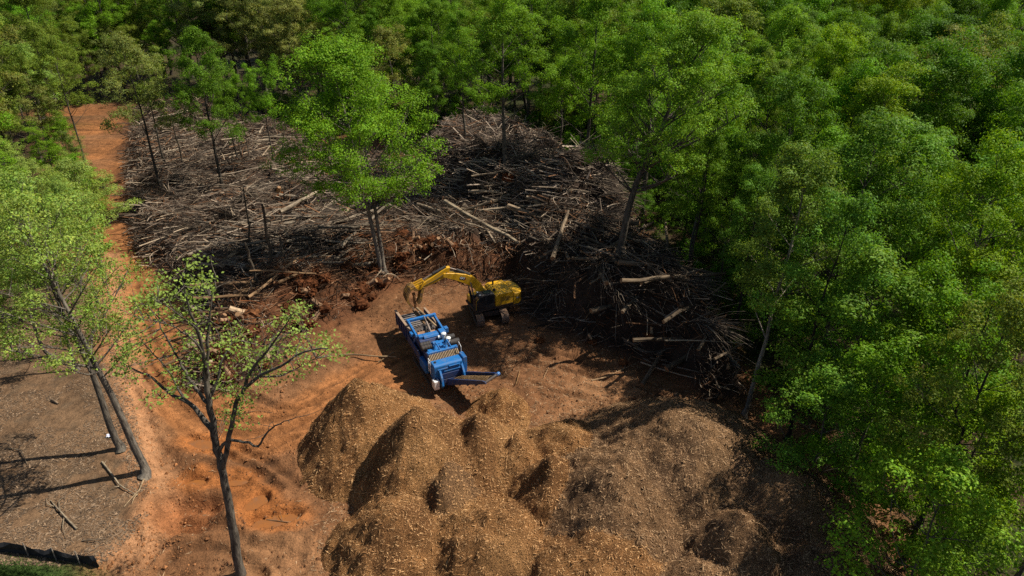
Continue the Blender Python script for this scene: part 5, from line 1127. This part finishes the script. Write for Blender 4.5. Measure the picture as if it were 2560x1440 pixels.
# ------------------------------------------------------------------ small things
def build_details():
    # silt fence at the front corner
    pts = smooth_poly(WP([(-160, 1372), (0, 1388), (110, 1402), (180, 1414), (250, 1422)], .5), 6); n = len(pts); z0 = np.array([float(gz_at(p[0], p[1])) for p in pts])
    r = np.random.default_rng(8); root = empty('silt_fence', (pts[0][0], pts[0][1], 0)); tag(root, 'low black fabric silt fence sagging across the front corner slope', 'silt fence'); org = np.array([pts[0][0], pts[0][1], 0])
    rows = []; prof = [(0, .0), (.02, .35), (-.03, .7), (.0, .95 - .0)]
    for k, (o_, h) in enumerate(prof): rows.append(np.stack([pts[:, 0], pts[:, 1] + o_ + (r.normal(0, .05, n) if k else 0), z0 - .05 + h * (.75 + .12 * np.sin(np.arange(n) * .9))], 1))
    back = [q + np.array([0, .012, 0]) for q in rows[::-1]]; R = np.stack(rows + back) - org; m = len(R); V = R.reshape(-1, 3); i = np.arange(n - 1)[None, :]; j = np.arange(m - 1)[:, None]
    mk('fabric', V, [np.stack([j * n + i, j * n + i + 1, (j + 1) * n + i + 1, (j + 1) * n + i], -1).reshape(-1, 4)], M_fence, root)
    for k in range(0, n, 5):
        b = PB().box((pts[k][0] - org[0], pts[k][1] - org[1] - .06, z0[k] + .45), (.045, .045, 1.1)).build('stake', M_log, root, 0)
    # grass below the fence
    nb = 5000; q = W(60, 1430); x = q[0] + r.normal(-1.5, 3.0, nb); y = q[1] - 1.0 + r.normal(0, .55, nb); d, _, sd_ = seg_dist(x, y, pts); ok = (sd_ < 0) & (d < 1.9); x, y = x[ok], y[ok]; nb = len(x); z = gz_at(x, y); h = r.uniform(.06, .2, nb); a = r.uniform(0, 6.28, nb)
    o3 = np.stack([np.cos(a), np.sin(a), np.zeros(nb)], 1) * .02; tip = np.stack([x + r.normal(0, .06, nb), y + r.normal(0, .06, nb), z + h], 1); b0 = np.stack([x, y, z], 1)
    V = np.stack([b0 - o3, b0 + o3, tip], 1).reshape(-1, 3); g = mk('grass', V, [np.arange(nb * 3).reshape(-1, 3)], M_leaf, col=np.repeat(np.tile(r.uniform(.6, 1.3, (nb, 1)), (1, 3)), 3, 0)); g.color = (.07, .13, .03, 1); tag(g, 'short green grass below the silt fence', 'grass', kind='stuff')
    # crumpled white and blue litter
    c = W(277, 1088, .9); s = 18; u, v = np.meshgrid(np.linspace(-.33, .33, s), np.linspace(-.2, .2, s)); zz = .42 * fbm(u * 8, v * 8, 1.0, 3, 5) - .06 - 1.2 * (u ** 2 + v ** 2); x = c[0] + u * (.7 + .3 * vn(v * 9, u * 9, 3)); y = c[1] + v * 1.1; z = gz_at(x.ravel(), y.ravel()).reshape(x.shape) + zz
    i = np.arange(s - 1)[None, :]; j = np.arange(s - 1)[:, None]; Fq = np.stack([j * s + i, j * s + i + 1, (j + 1) * s + i + 1, (j + 1) * s + i], -1).reshape(-1, 4)
    P = np.stack([x.ravel(), y.ravel(), z.ravel()], 1); col = np.where((np.abs(v.ravel() + .08) < .035)[:, None], np.array([[.05, .09, .42]]), np.array([[.75, .75, .78]]))
    m, nt, out = new_mat('litter_film'); p = N(nt, 'ShaderNodeBsdfPrincipled', Roughness=.4); at = N(nt, 'ShaderNodeAttribute', attribute_name='Col'); nt.links.new(at.outputs['Color'], p.inputs['Base Color']); nt.links.new(p.outputs[0], out.inputs[0])
    o = mk('plastic_bag', P, [Fq], m, col=col, smooth=False); tag(o, 'crumpled white plastic bag with a blue band beside the bank trees', 'bag')
    # fallen branches on the slope: main stem with forks, each one mesh
    def branch(pts_, r0, forks, label, colr, lift=.12):
        Q = []
        def path(pp, k):
            w = WP(pp, .8); zs = np.array([float(np.maximum(gz_at(a_, b_), pz_at(a_, b_))) for a_, b_ in w]); t = np.linspace(0, 1, len(w)); tt = np.linspace(0, 1, k)
            arc = lift * np.sin(tt * math.pi) + .06
            return np.stack([np.interp(tt, t, w[:, 0]), np.interp(tt, t, w[:, 1]), np.interp(tt, t, zs) + arc], 1)
        A = Acc(); V, F = tubes(path(pts_, 9)[None], (r0 * np.linspace(1, .4, 9))[None], 6); A.add(V, F)
        for f in forks: V, F = tubes(path(f, 7)[None], (r0 * .55 * np.linspace(1, .3, 7))[None], 5); A.add(V, F)
        V, F, _ = A.get(); c0 = V.mean(0); o = mk('fallen_branch', V - c0, F, M_log); o.location = c0; o.color = (*colr, 1); tag(o, label, 'branch')
    branch([(192, 1322), (165, 1295), (140, 1268), (126, 1250)], .07, [[(150, 1280), (148, 1255), (158, 1242)], [(140, 1268), (120, 1262), (115, 1245)], [(160, 1290), (158, 1320), (163, 1340)]], 'bare grey forked branch lying alone on the brown slope', (.75, .7, .62))
    branch([(255, 1155), (282, 1190), (300, 1215), (345, 1240)], .07, [[(300, 1215), (275, 1222)], [(282, 1190), (262, 1165), (268, 1150)]], 'long grey fallen branch pointing at the bank edge below the trees', (.85, .8, .7))
    branch([(362, 1195), (350, 1230), (310, 1265)], .06, [[(345, 1235), (330, 1262)]], 'pale broken branch crossing the bank edge beside the bank tree', (1.0, .85, .65))
    branch([(205, 1352), (235, 1354), (265, 1347)], .04, [[(235, 1354), (250, 1360)]], 'small curved branch on the slope above the silt fence', (.6, .55, .5))
    branch([(20, 1118), (55, 1130), (68, 1160)], .04, [[(55, 1130), (62, 1128)]], 'thin hooked branch in the tree shadow on the slope', (.7, .62, .52))
    branch([(660, 1270), (720, 1278), (810, 1286)], .05, [[(700, 1276), (695, 1255)], [(740, 1280), (770, 1296)]], 'brown stick lying across the muddy puddle', (.6, .42, .3), .05)
    branch([(600, 1010), (640, 1005), (700, 1012)], .03, [], 'thin stick on the bare clay by the track bend', (.7, .5, .35), .03)
    branch([(130, 1000), (146, 1010)], .13, [[(138, 1004), (150, 995)]], 'short dark wood chunk on the upper slope', (.6, .5, .42), .05)
    branch([(1360, 925), (1372, 905)], .03, [], 'single pale twig on the tracked soil below the bank', (1.1, .85, .6), .03)
    branch([(1480, 935), (1520, 925), (1560, 905), (1590, 890)], .06, [[(1560, 905), (1580, 875)]], 'bent pale branch reaching from the bank onto bare soil', (1.2, .95, .7), .1)
    # bare snags standing in the brush
    def snag(px0, py0, px1, py1, rad, label, colr, z0=1.8):
        b = W(px0, py0, z0); g = float(gz_at(b[0], b[1])); h = height_at(px1, py1, b[0], b[1]); q = W(px1, py1, h); rr = np.random.default_rng(px0); k = 7; t = np.linspace(0, 1, k)
        P = np.stack([b[0] + (q[0] - b[0]) * t, b[1] + (q[1] - b[1]) * t, g - .4 + (h - g + .4) * t], 1); P[1:-1, :2] += rr.normal(0, .06, (k - 2, 2)); A = Acc(); V, F = tubes(P[None], (rad * np.linspace(1.1, .6, k))[None], 7, caps=True); A.add(V, F)
        for m_ in range(4):
            s0 = P[2 + m_ % 4]; dv = rr.normal(0, 1, 3); dv[2] = abs(dv[2]); dv *= .8 / np.linalg.norm(dv); V, F = tubes(np.stack([s0, s0 + dv * .5, s0 + dv])[None], np.array([[rad * .4, rad * .25, .01]]), 4); A.add(V, F)
        V, F, _ = A.get(); c0 = P[0].copy(); o = mk('snag', V - c0, F, M_bark, smooth=False); o.location = c0; o.color = (*colr, 1); tag(o, label, 'snag')
    snag(650, 738, 612, 606, .15, 'bare broken trunk leaning in the drift near the clay track', (.9, .85, .8)); snag(712, 690, 700, 592, .15, 'bare upright pole with mottled bark beside the leaning one', (1.3, 1.2, 1.1))
    snag(690, 705, 655, 510, .16, 'crooked dead stem standing in the middle of the drift', (.7, .65, .6)); snag(630, 640, 608, 470, .10, 'thin dead pole behind the crooked stem', (.7, .65, .6)); snag(1445, 475, 1452, 325, .10, 'thin pale dead pole at the woods edge behind the tall heap', (1.5, 1.4, 1.2))
    snag(700, 400, 712, 330, .09, 'short dead pole at the back of the brush field', (1.1, 1.0, .9)); snag(458, 420, 430, 300, .11, 'dead stem among the trees by the clay track', (.6, .55, .5)); snag(1190, 400, 1150, 250, .12, 'dark dead stem at the corner of the tall heap', (.6, .55, .5))
build_details()
